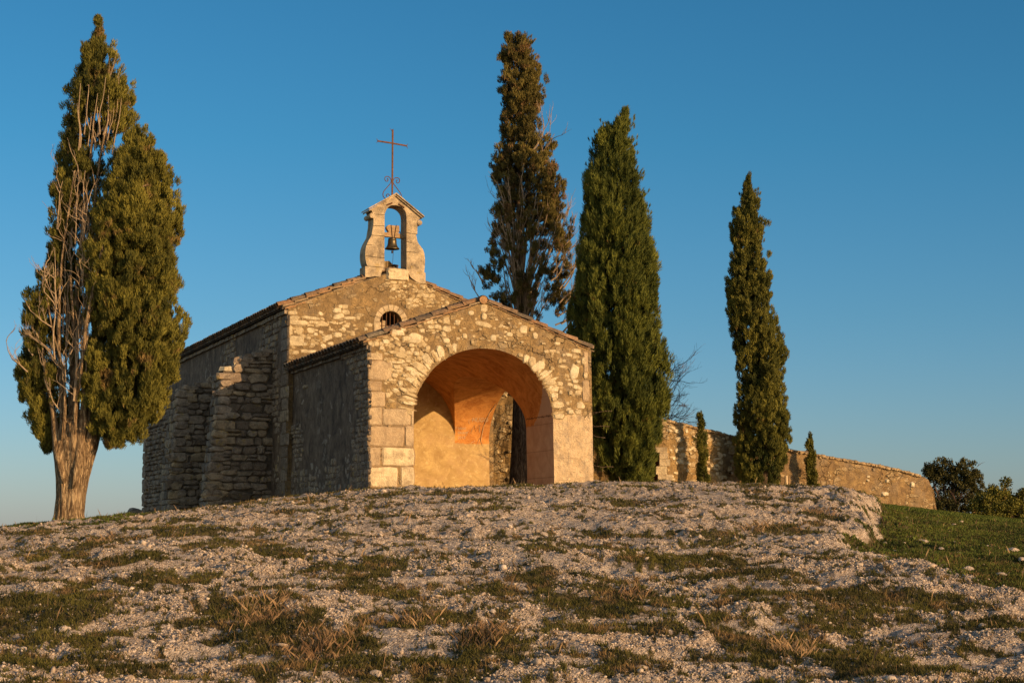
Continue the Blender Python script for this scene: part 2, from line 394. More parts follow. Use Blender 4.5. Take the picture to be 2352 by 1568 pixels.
def mat_simple(name, a, b, scale=8, bump=.01, rough=.9, metal=0.0, stretch=(1, 1, 1), dark=None):
    m = NT(name); o = m.mapd(m.obj(), stretch)
    n1 = m.noise(o, scale, 5, .7, .3); n2 = m.noise(o, scale * 5, 3, .7)
    c = m.mix(m.mr(n1, .3, .7), a, b)
    if dark: c = m.mix(m.mr(n2, .45, .7, 0, .6), c, dark)
    m.b.inputs['Metallic'].default_value = metal
    return m.done(c, m.bump(m.math('ADD', n1, m.math('MULTIPLY', n2, .5)), bump, .8), rough)

def mat_leaf(name, lo, hi, brown=None, brown_amt=0.0, transl=.08):
    m = NT(name); t = m.attr('tint'); o = m.obj()
    n1 = m.noise(o, 1.3, 4, .6)
    c = m.ramp(m.math('ADD', m.math('MULTIPLY', t, .7), m.mr(n1, .3, .7, -.15, .45)), [(0, lo), (1, hi)])
    if brown: c = m.mix(m.mr(m.noise(o, 2.1, 3, .6), .66 - brown_amt, .72 - brown_amt * .8, 0, .85), c, brown)
    m.b.inputs['Roughness'].default_value = .75
    m.done(c)
    tr = m.n('ShaderNodeBsdfTranslucent'); m.set(tr.inputs[0], c)
    mx = m.n('ShaderNodeMixShader'); mx.inputs[0].default_value = transl
    m.t.links.new(m.b.outputs[0], mx.inputs[1]); m.t.links.new(tr.outputs[0], mx.inputs[2]); m.t.links.new(mx.outputs[0], m.out.inputs[0])
    return m.mat

def mat_bark(name, a=(.16, .105, .06), b=(.42, .31, .19), dark=(.04, .025, .015)):
    m = NT(name); o = m.obj()
    st = m.mapd(m.warp(o, 1.5, .25), (1, 1, .12))
    n1 = m.noise(st, 30, 6, .7, .2); n2 = m.noise(o, 30, 3, .7)
    c = m.mix(m.mr(n1, .35, .6), dark, a); c = m.mix(m.mr(n1, .48, .68), c, b)
    c = m.mix(m.mr(n2, .3, .7, .3, 0), c, dark)
    return m.done(c, m.bump(m.math('ADD', n1, m.math('MULTIPLY', n2, .2)), .08, 1.0))

M_front = mat_plaster('front render', base=(.43, .29, .13), dark=(.22, .145, .07), stone_amt=.28, grey=.42, smooth_zone=True)
M_nave = mat_plaster('nave render', base=(.41, .275, .125), dark=(.21, .14, .068), stone_amt=.22, grey=.3)
M_weath = mat_weathered('weathered side render')
M_inner = mat_interior('porch limewash')
M_pale = mat_stone('pale limestone', [(.42, .305, .155), (.56, .43, .24), (.68, .555, .35), (.80, .69, .47)], 6, (.15, .10, .05), .5, bump=.05)
M_ashl = mat_stone('ashlar', [(.42, .29, .16), (.52, .385, .235), (.62, .49, .31), (.80, .65, .40)], 3.5, (.20, .14, .085), .7, bump=.05)
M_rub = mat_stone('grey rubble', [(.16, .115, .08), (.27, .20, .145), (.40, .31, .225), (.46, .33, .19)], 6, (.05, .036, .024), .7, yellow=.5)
M_mort = mat_simple('dark mortar', (.05, .04, .03), (.13, .10, .07), 7, .05)
M_bel = mat_stone('belfry stone', [(.50, .38, .23), (.66, .51, .32)], 3.2, (.15, .11, .07), .9, yellow=.4, bump=.05)
M_tile = mat_stone('old roof tile', [(.10, .075, .055), (.20, .13, .08), (.33, .17, .08), (.24, .19, .13)], 6, (.045, .04, .03), .7, yellow=.35)
M_verge = mat_stone('verge tile', [(.24, .13, .06), (.38, .2, .09), (.34, .25, .15)], 6, (.09, .07, .04), .6, yellow=.2)
M_rust = mat_simple('rusty iron', (.07, .03, .015), (.20, .095, .045), 20, .003, .75, .3, dark=(.06, .025, .012))
M_iron = mat_simple('dark iron', (.03, .022, .018), (.09, .05, .03), 15, .003, .6, .4)
M_bronze = mat_simple('old bronze', (.07, .055, .03), (.14, .105, .055), 12, .004, .42, .7, dark=(.05, .05, .035))
M_wood = mat_simple('weathered beam', (.22, .14, .07), (.42, .28, .15), 10, .01, .85, stretch=(1, 5, 5))
M_board = mat_simple('pale board', (.45, .33, .2), (.6, .47, .3), 6, .004)
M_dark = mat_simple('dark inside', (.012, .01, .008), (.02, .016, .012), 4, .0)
M_bark = mat_bark('pale cypress bark', (.30, .20, .11), (.66, .49, .29), dark=(.07, .042, .022))
M_bark2 = mat_bark('dark cypress bark', (.11, .075, .05), (.27, .195, .13))
M_twig = mat_simple('grey twig', (.20, .14, .09), (.40, .30, .19), 14, .004)
M_twig2 = mat_simple('dark twig', (.07, .045, .035), (.16, .105, .08), 14, .004)
M_wall = mat_plaster('yard wall render', base=(.38, .25, .11), dark=(.19, .12, .06), pale=(.6, .46, .27), stone_amt=.12, grey=.3)
M_wallst = mat_plaster('yard wall rubble', base=(.48, .31, .13), dark=(.26, .17, .07), pale=(.66, .52, .32), stone_amt=.5, grey=.12)

def absorb(target, mb, mat):
    """puts bedded stones into their wall's own mesh"""
    me2 = mb.mesh('t', [mat]); me = target.data; me.materials.append(mat); k = len(me.materials) - 1
    if 'tint' not in me.attributes: me.attributes.new('tint', 'FLOAT', 'POINT')
    bm = bmesh.new(); bm.from_mesh(me); n0 = len(bm.faces); bm.from_mesh(me2); bm.faces.ensure_lookup_table()
    for f in bm.faces[n0:]: f.material_index = k; f.smooth = False
    bm.to_mesh(me); bm.free(); bpy.data.meshes.remove(me2)

# ------------------------------------------------------------------ terrain
TX = np.array([-26, -16, -11.5, -8, -3.3, 0, 2, 5, 7, 8.5, 11.5, 16, 24.0])
TY = np.array([-20, 0, 12, 18, 22, 26, 32, 36, 38, 40, 46, 56, 66, 80.0])
TZ = np.array([
 [-2.9] * 13,
 [-2.0, -1.9, -1.8, -1.72, -1.7, -1.7, -1.7, -1.7, -1.72, -1.76, -1.9, -2.1, -2.6],
 [-2.0, -1.8, -1.68, -1.62, -1.62, -1.62, -1.62, -1.62, -1.64, -1.68, -1.8, -2.0, -2.4],
 [-1.9, -1.68, -1.58, -1.56, -1.56, -1.56, -1.57, -1.57, -1.58, -1.60, -1.7, -1.9, -2.2],
 [-1.3, -1.15, -1.08, -1.05, -1.03, -1.03, -1.04, -1.05, -1.08, -1.12, -1.25, -1.45, -1.8],
 [-.85, -.62, -.60, -.56, -.52, -.50, -.52, -.54, -.62, -.70, -.82, -1.0, -1.4],
 [-.4, -.15, -.08, .05, .20, .22, .23, .20, -.12, -.28, -.40, -.55, -1.0],
 [-.3, -.02, .12, .40, .66, .72, .74, .74, .50, .10, -.10, -.32, -.8],
 [-.25, .0, .14, .44, .84, .96, .98, 1.00, .86, .38, .04, -.2, -.65],
 [-.2, .03, .17, .49, .90, .98, 1.00, 1.05, .95, .55, .14, -.1, -.5],
 [-.2, .08, .30, .68, .92, .98, 1.05, 1.12, 1.05, .82, .36, .0, -.3],
 [-.3, .12, .56, .78, .90, .98, 1.05, 1.10, 1.08, 1.0, .86, .28, -.1],
 [-.5, .25, .50, .72, .88, .98, 1.05, 1.08, 1.05, 1.02, .98, .55, .0],
 [-2.2, -1.8, -1.2, -.8, -.6, -.5, -.5, -.5, -.5, -.5, -.5, -.7, -1.6]])
TZ[6:13, :5] += np.array([-.2, -.24, -.22, -.15, -.02]) * np.array([.6, 1, 1, 1, 1.2, 1.2, 1.1])[:, None]
gx = np.arange(-26, 24.01, .25); gy = np.arange(-20, 80.01, .25)
tmp = np.array([np.interp(gx, TX, r) for r in TZ]); G = np.array([np.interp(gy, TY, tmp[:, i]) for i in range(len(gx))]).T
def blur(A, s):
    r = int(3 * s); k = np.exp(-.5 * (np.arange(-r, r + 1) / s) ** 2); k /= k.sum()
    for ax in (0, 1):
        P = np.pad(A, [(r, r) if a == ax else (0, 0) for a in (0, 1)], mode='edge')
        A = np.apply_along_axis(lambda v: np.convolve(v, k, 'valid'), ax, P)
    return A
G = blur(G, 2.4)
def base_z(x, y):
    x = np.asarray(x, float); y = np.asarray(y, float)
    fx = np.clip((x + 26) / .25, 0, len(gx) - 1.001); fy = np.clip((y + 20) / .25, 0, len(gy) - 1.001)
    i = fx.astype(int); j = fy.astype(int); u = fx - i; v = fy - j
    z = (G[j, i] * (1 - u) + G[j, i + 1] * u) * (1 - v) + (G[j + 1, i] * (1 - u) + G[j + 1, i + 1] * u) * v
    out = np.maximum(np.maximum(np.abs(x + 1) - 25, 0), np.maximum(y - 80, -20 - y)); out = np.maximum(out, 0)
    far = -42 + 3 * np.sin(x / 310.0) * np.cos(y / 270.0)
    return z + (far - z) * (1 - np.exp(-out / 95.0))
def smooth(a, b, v):
    t = np.clip((v - a) / (b - a), 0, 1); return t * t * (3 - 2 * t)
# grass patches seen in the photograph: (x, y in picture, half width, half height) laid on the slope
PATCH = [(150, 1420, 120, 42), (60, 1415, 80, 35), (230, 1265, 42, 26), (95, 1290, 35, 8), (420, 1225, 140, 9), (560, 1262, 120, 12), (650, 1280, 70, 7),
 (100, 1235, 90, 6), (850, 1325, 70, 26), (740, 1310, 60, 8), (610, 1440, 95, 32), (520, 1415, 70, 14), (770, 1495, 90, 34), (690, 1470, 60, 24),
 (130, 1530, 130, 16), (300, 1555, 100, 16), (230, 1475, 70, 12), (640, 1550, 90, 20), (1010, 1430, 130, 13), (1120, 1360, 90, 8), (1400, 1385, 130, 24),
 (1520, 1400, 60, 16), (1250, 1270, 60, 10), (1230, 1248, 90, 8), (1470, 1230, 60, 5), (1380, 1225, 50, 6), (1350, 1265, 60, 9), (1560, 1300, 170, 9),
 (1700, 1330, 120, 8), (1640, 1250, 60, 5), (1230, 1340, 60, 12), (1130, 1500, 110, 22), (960, 1440, 60, 12), (1000, 1545, 110, 14), (1620, 1440, 60, 10),
 (1740, 1385, 90, 11), (1850, 1395, 110, 9), (1980, 1420, 130, 10), (1800, 1495, 150, 22), (1950, 1520, 130, 16), (1900, 1445, 80, 8), (1680, 1470, 80, 9),
 (2120, 1400, 150, 10), (2240, 1450, 120, 10), (560, 1156, 60, 6), (730, 1162, 30, 4), (1040, 1138, 50, 4), (900, 1142, 60, 4), (1790, 1228, 70, 7), (1890, 1205, 60, 6),
 (830, 1200, 40, 5), (360, 1345, 80, 12), (330, 1300, 60, 8), (200, 1345, 40, 16), (480, 1340, 60, 8), (900, 1370, 80, 9), (2050, 1560, 160, 14), (1450, 1550, 90, 12), (860, 1555, 90, 14), (1300, 1450, 60, 8), (1560, 1165, 60, 4), (540, 1159, 80, 5), (700, 1144, 70, 3), (640, 1151, 60, 4), (860, 1129, 25, 3), (400, 1168, 60, 4), (1740, 1132, 40, 3)]
def proj_y(x, y, z):
    P = np.stack([x, y, z], -1); dz = P @ cF
    return PCX + FPX * (P @ cR) / dz, PCY - FPX * (P @ cU) / dz
_pw = []
for (px, py, hw, hh) in PATCH:          # the patch's place on the slope, in metres
    best = None
    for yy in np.arange(16, 45, .05):
        X = (px - PCX) / FPX * yy; z = float(base_z(X, yy)); _, q = proj_y(np.array([X]), np.array([yy]), np.array([z]))
        if best is None or abs(q[0] - py) < best[0]: best = (abs(q[0] - py), X, yy)
    _, X, yy = best
    hy = max(.22, (hh / FPX * yy / .105 if yy < 33 else hh / FPX * yy / .085))
    _pw.append((X, yy, hw / FPX * yy, min(hy, 1.7)))
def grass_mask(x, y):
    n = fbm(x * .9, y * .55, 4, 11); n2 = fbm(x * 3.1, y * 2.2, 4, 12); n3 = fbm(x * 9, y * 7, 2, 17); n4 = fbm(x * 1.7 + y * .3, y * 1.3, 3, 18)
    n5 = fbm(x * .55 + y * .35, y * 1.25 - x * .12, 4, 14); n6 = fbm(x * 4.2, y * 3.0, 2, 15)
    m = np.maximum(smooth(.15, .36, n * .55 + n2 * .5 + n3 * .3) * .7, smooth(.15, .30, n5 + n3 * .35) * .85)
    m = np.maximum(m, smooth(.30, .42, n6 + n3 * .2) * .8)
    for (X, yy, hx, hy) in _pw:
        d = np.sqrt(((x - X) / hx) ** 2 + ((y - yy) / hy) ** 2) + n2 * 1.3 + n3 * .7 + n4 * .5
        m = np.maximum(m, smooth(1.15, .7, d) * np.clip(.9 + n3 * 1.2, .4, 1))
    # the grassy shoulder right of the outcrop, and the green crest at the left
    bx = np.interp(y, [16, 20, 23.5, 24.6, 26, 28, 29.3, 32.6, 34.5, 38, 46], [13, 9.0, 6.95, 6.3, 5.75, 5.5, 5.7, 6.6, 6.95, 7.75, 9.6]) + n * .5 + n2 * .3
    sh = smooth(0, .5, x - bx) * smooth(20.0, 24, y + n2 * 2.5) * (1 - .55 * smooth(.32, .42, n2 + .4 * n3))
    m = np.maximum(m, sh)
    cr = smooth(-7.2, -8.6, x + n * 1.2) * smooth(33.5, 35.3, y + n2 * 1.5) * (1 - .5 * smooth(.15, .3, n2))
    m = np.maximum(m, cr)
    m = np.maximum(m, smooth(44, 50, y) * .7)
    return m
def terrain(x, y, mask=None, fine=True):
    x = np.asarray(x, float); y = np.asarray(y, float)
    z = base_z(x, y)
    near = smooth(10, 16, y) * smooth(75, 58, y)
    inwall = smooth(38.5, 40.0, y) * .8
    g = grass_mask(x, y) if mask is None else mask
    # beds of bare rock, tilted and broken
    xr = x * .95 + y * .3; yr = y * .95 - x * .3
    n0 = fbm(x * .28, y * .33, 3, 21)
    rd = 1 - np.abs(fbm(xr * .75, yr * 1.25, 4, 22)) * 3.0
    rockz = n0 * .24 + np.clip(rd, -1, 1) * .075
    tt = z * 5.5 + .9 * fbm(x * .35, y * .35, 3, 44) + x * .16; fr = tt - np.floor(tt)
    z = z + near * (1 - inwall) * smooth(24, 29, y) * (smooth(.0, .75, fr) - fr) * .10 * smooth(-.15, .15, fbm(x * .3, y * .3, 2, 45) + .12)
    z = z + near * (1 - inwall) * (1 - .6 * smooth(33, 36.5, y)) * rockz
    edge = np.interp(y, [16, 20, 23.5, 24.6, 26, 28, 29.3, 32.6, 34.5, 38, 46], [13, 9.0, 6.95, 6.3, 5.75, 5.5, 5.7, 6.6, 6.95, 7.75, 9.6])
    z = z + smooth(28.5, 30, y) * smooth(43, 40, y) * (smooth(.30, -.20, x - edge + .7 * fbm(x * .9, y * .9, 3, 33)) * smooth(-2.0, -.3, x - edge) * .13 - smooth(-.2, .35, x - edge + .7 * fbm(x * .9, y * .9, 3, 33)) * smooth(5.0, .6, x - edge) * .26)
    # knobbly outcrop: the bluff above the grass
    bl = smooth(4.8, 6.6, x) * smooth(9.0, 8.0, x) * smooth(29.5, 31.5, y) * smooth(41, 39, y)
    n1 = 1 - np.abs(fbm(x * 1.3, y * 1.1, 4, 23)) * 3.2
    n2 = fbm(x * 3.4, y * 2.6, 4, 24)
    z = z + bl * (np.clip(n1, -1, 1) * .10 - .05 + n2 * .10)
    if fine:
        f1 = fbm(x * 2.6, y * 2.2, 3, 25); f2 = 1 - np.abs(fbm(x * 6.5, y * 5.0, 3, 26)) * 3.0; f3 = fbm(x * 17, y * 14, 2, 27)
        cmp_ = 1 - .6 * smooth(.02, -.22, fbm(x * 1.1, y * .8, 3, 31))
        z = z + near * (1 - .75 * g) * cmp_ * (f1 * .085 + np.clip(f2, -1, 1) * .036 + f3 * .03)
        z = z + near * g * (.025 + f1 * .03)
    return z
def tz(x, y): return float(terrain(np.array([x]), np.array([y]))[0])

def axis(parts):
    out = [parts[0][0]]
    for a, b, st in parts:
        n = max(1, int(round((b - a) / st))); out += list(np.linspace(a, b, n + 1)[1:])
    return np.array(out)
ax_ = axis([(-6000, -600, 450), (-600, -100, 50), (-100, -30, 5), (-30, -14, .8), (-14, 13, .045), (13, 30, .4), (30, 100, 5), (100, 600, 50), (600, 6000, 450)])
ay_ = axis([(-6000, -600, 450), (-600, -60, 60), (-60, 0, 4), (0, 15.5, .5), (15.5, 41, .042), (41, 70, .3), (70, 120, 4), (120, 600, 40), (600, 9000, 600)])
XX, YY = np.meshgrid(ax_, ay_)
GM = grass_mask(XX, YY); ZZ = terrain(XX, YY, GM)
nx, ny = len(ax_), len(ay_)
idx = np.arange(nx * ny).reshape(ny, nx)
F = np.stack([idx[:-1, :-1], idx[:-1, 1:], idx[1:, 1:], idx[1:, :-1]], -1).reshape(-1, 4)

m = NT('limestone ground'); o = m.obj(); g = m.attr('grass')
n1 = m.noise(o, 1.7, 6, .65); n2 = m.noise(o, 9, 5, .7); n3 = m.noise(o, 34, 4, .75)
peb = m.voro(m.warp(o, 14, .04), 34, 'F1', 'Color'); pd = m.voro(m.warp(o, 14, .04), 34)
n4 = m.noise(o, 70, 3, .8)
c = m.mix(m.mr(n2, .36, .60), (.20, .145, .10), (.60, .47, .365))
c = m.mix(m.mr(n4, .44, .56), m.mix(.6, c, (.07, .05, .04)), c)
c = m.mix(m.mr(n1, .45, .68, 0, .4), c, (.38, .32, .265)); big_ = m.noise(m.mapd(o, (.35, .8, 1)), 1.0, 5, .65, .5); c = m.mix(m.mr(big_, .50, .60, 0, .45), c, m.mix(n2, (.22, .19, .165), (.42, .375, .33))); c = m.mix(m.mr(big_, .46, .36, 0, .5), c, m.mix(n2, (.16, .11, .07), (.40, .295, .20)))
c = m.mix(m.mr(m.xyz(peb)[0], .3, 1, 0, .55), c, (.80, .67, .55))
c = m.mix(m.mr(m.xyz(peb)[1], .7, 1, 0, .6), c, (.16, .12, .09))
c = m.mix(m.mr(n3, .42, .7, 0, .4), c, (.10, .08, .07))
c = m.mix(m.mr(m.noise(o, 3.3, 4, .7), .62, .70, 0, .45), c, (.36, .24, .07))
soil = m.mix(m.mr(n2, .3, .7), (.055, .042, .022), (.12, .085, .045))
gr = m.mix(m.mr(n1, .35, .65), (.04, .042, .012), (.09, .075, .025))
gr = m.mix(m.mr(n2, .35, .65), gr, soil)
gm = m.mr(m.math('ADD', g, m.math('MULTIPLY', m.math('SUBTRACT', n2, .5), .5)), .35, .6)
c = m.mix(gm, c, gr)
hb = m.math('ADD', m.math('MULTIPLY', n2, .6), m.math('ADD', m.math('MULTIPLY', n3, .7), m.math('MULTIPLY', m.mr(pd, 0, .5, 1, 0), .6)))
M_ground = m.done(c, m.bump(hb, .03, 1.0))
gme = np_mesh('ground', np.stack([XX, YY, ZZ], -1).reshape(-1, 3), F, M_ground, {'grass': GM.ravel()}, smooth=True)
ground = link('ground', gme, kind='structure')

# ------------------------------------------------------------------ loose stones (uncountable) and grass
def in_view(x, y, pad=1.12): return (np.abs(x) < (.300 * y + .6) * pad)
_ico = None
def ico():
    bm = bmesh.new(); bmesh.ops.create_icosphere(bm, subdivisions=1, radius=1)
    V = np.array([v.co[:] for v in bm.verts]); Fc = np.array([[v.index for v in f.verts] for f in bm.faces]); bm.free(); return V, Fc
IV, IF = ico()
def scatter_rocks(N, y0, y1, s0, s1, gmax=.35, power=2.2, seed=1):
    r = np.random.default_rng(seed)
    y = y0 + (y1 - y0) * r.random(N) ** 1.0; x = (r.random(N) * 2 - 1) * (.315 * y + .8)
    gm = grass_mask(x, y); dens = fbm(x * 1.1, y * .8, 3, 31)
    keep = (r.random(N) < np.clip(1.05 - gm / gmax * .5, .06, 1) * np.clip(.62 + dens * 2.6, .06, 1))
    x, y = x[keep], y[keep]; n = len(x); z = terrain(x, y)
    s = s0 + (s1 - s0) * r.random(n) ** power
    sc = np.stack([s * (.8 + .6 * r.random(n)), s * (.7 + .6 * r.random(n)), s * (.45 + .45 * r.random(n))], -1)
    a = r.random(n) * 6.283; ca, sa = np.cos(a), np.sin(a)
    jit = 1 + (r.random((n, len(IV))) - .5) * .9
    P = IV[None] * jit[..., None] * sc[:, None, :]
    tl = (r.random(n) - .5) * .9; ct, st_ = np.cos(tl), np.sin(tl)
    py = P[..., 1] * ct[:, None] - P[..., 2] * st_[:, None]; pz = P[..., 1] * st_[:, None] + P[..., 2] * ct[:, None]
    qx = P[..., 0] * ca[:, None] - py * sa[:, None]; qy = P[..., 0] * sa[:, None] + py * ca[:, None]
    V = np.stack([qx + x[:, None], qy + y[:, None], pz + (z + s * .12)[:, None]], -1).reshape(-1, 3)
    Fc = (IF[None] + (np.arange(n) * len(IV))[:, None, None]).reshape(-1, 3)
    return V, Fc, np.repeat(r.random(n), len(IV))
parts = [scatter_rocks(300000, 15.5, 27, .005, .019, seed=1, power=1.7), scatter_rocks(150000, 25, 41, .006, .020, seed=2, power=1.7),
         scatter_rocks(7000, 15.5, 41, .015, .065, seed=3, power=4.5)]
Vs, Fs, Ts = [], [], []; off = 0
for V, Fc, T in parts:
    Vs.append(V); Fs.append(Fc + off); Ts.append(T); off += len(V)
M_peb = mat_stone('limestone gravel', [(.24, .185, .14), (.40, .315, .245), (.54, .435, .345), (.70, .585, .48)], 14, (.14, .10, .075), .55, yellow=.2, bump=.01)
link('gravel', np_mesh('gravel', np.concatenate(Vs), np.concatenate(Fs), M_peb, {'tint': np.concatenate(Ts)}),
     kind='stuff', label='loose pale limestone gravel covering the slope', cat='gravel')

def blades(N, y0, y1, h0, h1, wd, seed, sel, lean=.5, zoff=0.0):
    r = np.random.default_rng(seed)
    y = y0 + (y1 - y0) * r.random(N); x = (r.random(N) * 2 - 1) * (.315 * y + .8)
    k = sel(x, y, r); x, y = x[k], y[k]; n = len(x); z = terrain(x, y) - .01 + zoff
    h = h0 + (h1 - h0) * r.random(n) ** 1.5; a = r.random(n) * 6.283; l = h * lean * (r.random(n)) ; b = r.random(n) * 6.283
    w_ = wd * (.6 + .8 * r.random(n)) * (1 + np.maximum(0, y - 25) * .03)
    dx, dy = np.cos(a) * w_, np.sin(a) * w_; lx, ly = np.cos(b) * l, np.sin(b) * l
    V = np.stack([np.stack([x - dx, y - dy, z], -1), np.stack([x + dx, y + dy, z], -1),
                  np.stack([x + lx * .4 + dx * .6, y + ly * .4 + dy * .6, z + h * .6], -1), np.stack([x + lx, y + ly, z + h], -1)], 1)
    Fc = np.arange(n * 4).reshape(n, 4)
    return V.reshape(-1, 3), Fc, np.repeat(np.clip(r.random(n) * .6 + .2 + fbm(x * .7, y * .5, 2, 41) * .9, 0, 1), 4)
def joinb(L):
    off = 0; Vs, Fs, Ts = [], [], []
    for V, Fc, T in L: Vs.append(V); Fs.append(Fc + off); Ts.append(T); off += len(V)
    return np.concatenate(Vs), np.concatenate(Fs), np.concatenate(Ts)
def selg(x, y, r): return r.random(len(x)) < np.clip(grass_mask(x, y) * 1.4 - .35, 0, 1)
M_grass = mat_leaf('grass blade', (.034, .032, .009), (.125, .112, .025), brown=(.24, .15, .07), brown_amt=.12, transl=.25)
V, Fc, T = joinb([blades(560000, 15.5, 27, .025, .085, .006, 5, selg, .9), blades(420000, 26, 42, .025, .07, .009, 6, selg, .9)])
_e = 0
link('grass', np_mesh('grass', V, Fc, M_grass, {'tint': T}), kind='stuff', label='short olive and brown grass growing in patches on the slope', cat='grass')
M_green = mat_leaf('green turf', (.028, .046, .010), (.15, .18, .030), transl=.3)
def selr(x, y, r):
    e = np.interp(y, [16, 20, 23.5, 24.6, 26, 28, 29.3, 32.6, 34.5, 38, 46], [13, 9.0, 6.95, 6.3, 5.75, 5.5, 5.7, 6.6, 6.95, 7.75, 9.6])
    return ((x > e - .2) | ((x < -7.5) & (y > 33))) & (r.random(len(x)) < np.clip(grass_mask(x, y) * 1.3 - .2, 0, 1))
V, Fc, T = blades(900000, 22, 60, .03, .08, .011, 10, selr, .9)
link('turf', np_mesh('turf', V, Fc, M_green, {'tint': T}), kind='stuff', label='green turf on the shoulder right of the outcrop and along the left crest', cat='grass')
DRY = [(610, 1425, 70, 22), (740, 1500, 90, 30), (240, 1250, 22, 25), (1110, 1490, 70, 18), (1450, 1370, 40, 14), (1745, 1225, 50, 8), (1880, 1195, 40, 8), (960, 1440, 50, 10), (1800, 1500, 60, 16)]
_dw = []
for (px, py, hw, hh) in DRY:
    best = min(((abs(proj_y(np.array([(px - PCX) / FPX * q]), np.array([q]), np.array([float(base_z((px - PCX) / FPX * q, q))]))[1][0] - py), q) for q in np.arange(16, 42, .1)))
    yy = best[1]; _dw.append(((px - PCX) / FPX * yy, yy, hw / FPX * yy, min(1.2, hh / FPX * yy / .12)))
def seld(x, y, r):
    k = np.zeros(len(x), bool)
    for X, yy, hx, hy in _dw: k |= (((x - X) / hx) ** 2 + ((y - yy) / hy) ** 2 < r.random(len(x)) * 1.3)
    return k & (r.random(len(x)) < .75)
def sels(x, y, r): return (r.random(len(x)) < .0035 + .012 * np.clip(grass_mask(x, y) - .4, 0, 1))
M_dry = mat_leaf('dry grass', (.16, .09, .045), (.42, .28, .15), transl=.3)
V, Fc, T = joinb([blades(420000, 15.5, 42, .04, .17, .0022, 8, seld, 1.1), blades(120000, 15.5, 42, .08, .26, .0020, 9, sels, .6)])
link('dry_grass', np_mesh('dry_grass', V, Fc, M_dry, {'tint': T}), kind='stuff', label='dry straw coloured grass stalks standing in tufts on the slope', cat='dry grass')

# countable pale stones lying in the grass at the right, and the few big ones below
def rock_mesh(s, seed):
    r = random.Random(seed); bm = bmesh.new(); bmesh.ops.create_icosphere(bm, subdivisions=3, radius=1)
    for v in bm.verts:
        p = v.co * 1.0; k = 1 + .35 * mnoise.noise(p * 1.3 + Vector((seed, 0, 0))) + .14 * mnoise.noise(p * 3.5 + Vector((0, seed, 0)))
        v.co = Vector((p.x * k * s[0], p.y * k * s[1], max(p.z * k, -.5) * s[2]))
    me = bpy.data.meshes.new('rock'); bm.to_mesh(me); bm.free(); me.materials.append(M_peb)
    a = me.attributes.new('tint', 'FLOAT', 'POINT'); a.data.foreach_set('value', [.75] * len(me.vertices)); return me
rocks = [rock_mesh((1, .8, .45), i) for i in range(5)]
spots = [(1822, 1240, 9), (2028, 1250, 5), (2110, 1246, 7), (2118, 1246, 6), (2182, 1252, 8), (2190, 1278, 9), (2155, 1262, 5), (2062, 1268, 5), (2258, 1262, 9), (2318, 1268, 9),
         (2085, 1300, 8), (2215, 1312, 10), (2290, 1322, 8), (2235, 1290, 5), (2340, 1290, 8), (1985, 1278, 5), (2050, 1322, 5), (2340, 1318, 6), (2150, 1330, 6), (2300, 1250, 5)]
def find_y(px, py, y0=16, y1=60):
    ys = np.arange(y0, y1, .04); xs = (px - PCX) / FPX * ys; q = proj_y(xs, ys, terrain(xs, ys))[1]
    i = int(np.argmin(np.abs(q - py))); return float(xs[i]), float(ys[i])
for i, (px, py, hw) in enumerate(spots):
    x, y = find_y(px, py); s = hw / FPX * y
    o_ = bpy.data.objects.new('rock', rocks[i % 5]); C.objects.link(o_); s *= 1.5; o_.location = (x, y, tz(x, y) + s * .35); o_.scale = (s, s, s); o_.rotation_euler = (0, 0, R() * 6)
    props(o_, 'small pale limestone lying on the green grass at the right', 'rock', 'pale stones scattered on the grass')
big = [(870, 1552, 15, 'pale pointed boulder at the bottom edge left of the middle'), (160, 1448, 14, 'pale angular rock below the large grass patch at the left'),
       (1500, 1560, 10, 'orange tinted rock at the bottom edge right of the middle'), (2244, 1440, 11, 'pinkish rock near the right edge of the slope'),
       (300, 1170, 10, 'white flat stone on the grass at the foot of the far rubble wall')]
for i, (px, py, hw, lab) in enumerate(big):
    if i == 4: px, py = 615, 0; x, y = at(616 / 1.6327 * 1.0, 1180, 46)[0], 46.0; x = (378 - PCX) / FPX * 46
    else: x, y = find_y(px, py)
    s = hw / FPX * y
    o_ = bpy.data.objects.new('rock', rocks[i]); C.objects.link(o_); o_.location = (x, y, tz(x, y) + s * .15); o_.scale = (s, s, s * 1.5); o_.rotation_euler = (0, 0, R() * 6)
    props(o_, lab, 'rock')

# ------------------------------------------------------------------ the chapel (local frame: x along the front, y into the depth, z up from its foot)
chapel = empty('chapel', tuple(OO + np.array([0, 0, ZB])), YAW, label='old stone chapel with an arched porch, bell gable and iron cross', cat='chapel')
zl = lambda z: z - ZB
def catmull(P, k=6):
    out = []; n = len(P)
    for i in range(n - 1):
        p0 = P[max(i - 1, 0)]; p1 = P[i]; p2 = P[i + 1]; p3 = P[min(i + 2, n - 1)]
        for j in range(k):
            t = j / k
            out.append(tuple(.5 * ((2 * b) + (c_ - a) * t + (2 * a - 5 * b + 4 * c_ - d) * t * t + (3 * b - a - 3 * c_ + d) * t ** 3) for a, b, c_, d in zip(p0, p1, p2, p3)))
    out.append(tuple(P[-1])); return out
def cut(target, cutter):
    md = target.modifiers.new('cut', 'BOOLEAN'); md.operation = 'DIFFERENCE'; md.object = cutter; md.solver = 'EXACT'
    try: md.material_mode = 'TRANSFER'
    except Exception: pass
    bpy.context.view_layer.update()
    dg = bpy.context.evaluated_depsgraph_get()
    me = bpy.data.meshes.new_from_object(target.evaluated_get(dg)); target.modifiers.clear(); old = target.data; target.data = me
    bpy.data.objects.remove(cutter); bpy.data.meshes.remove(old)

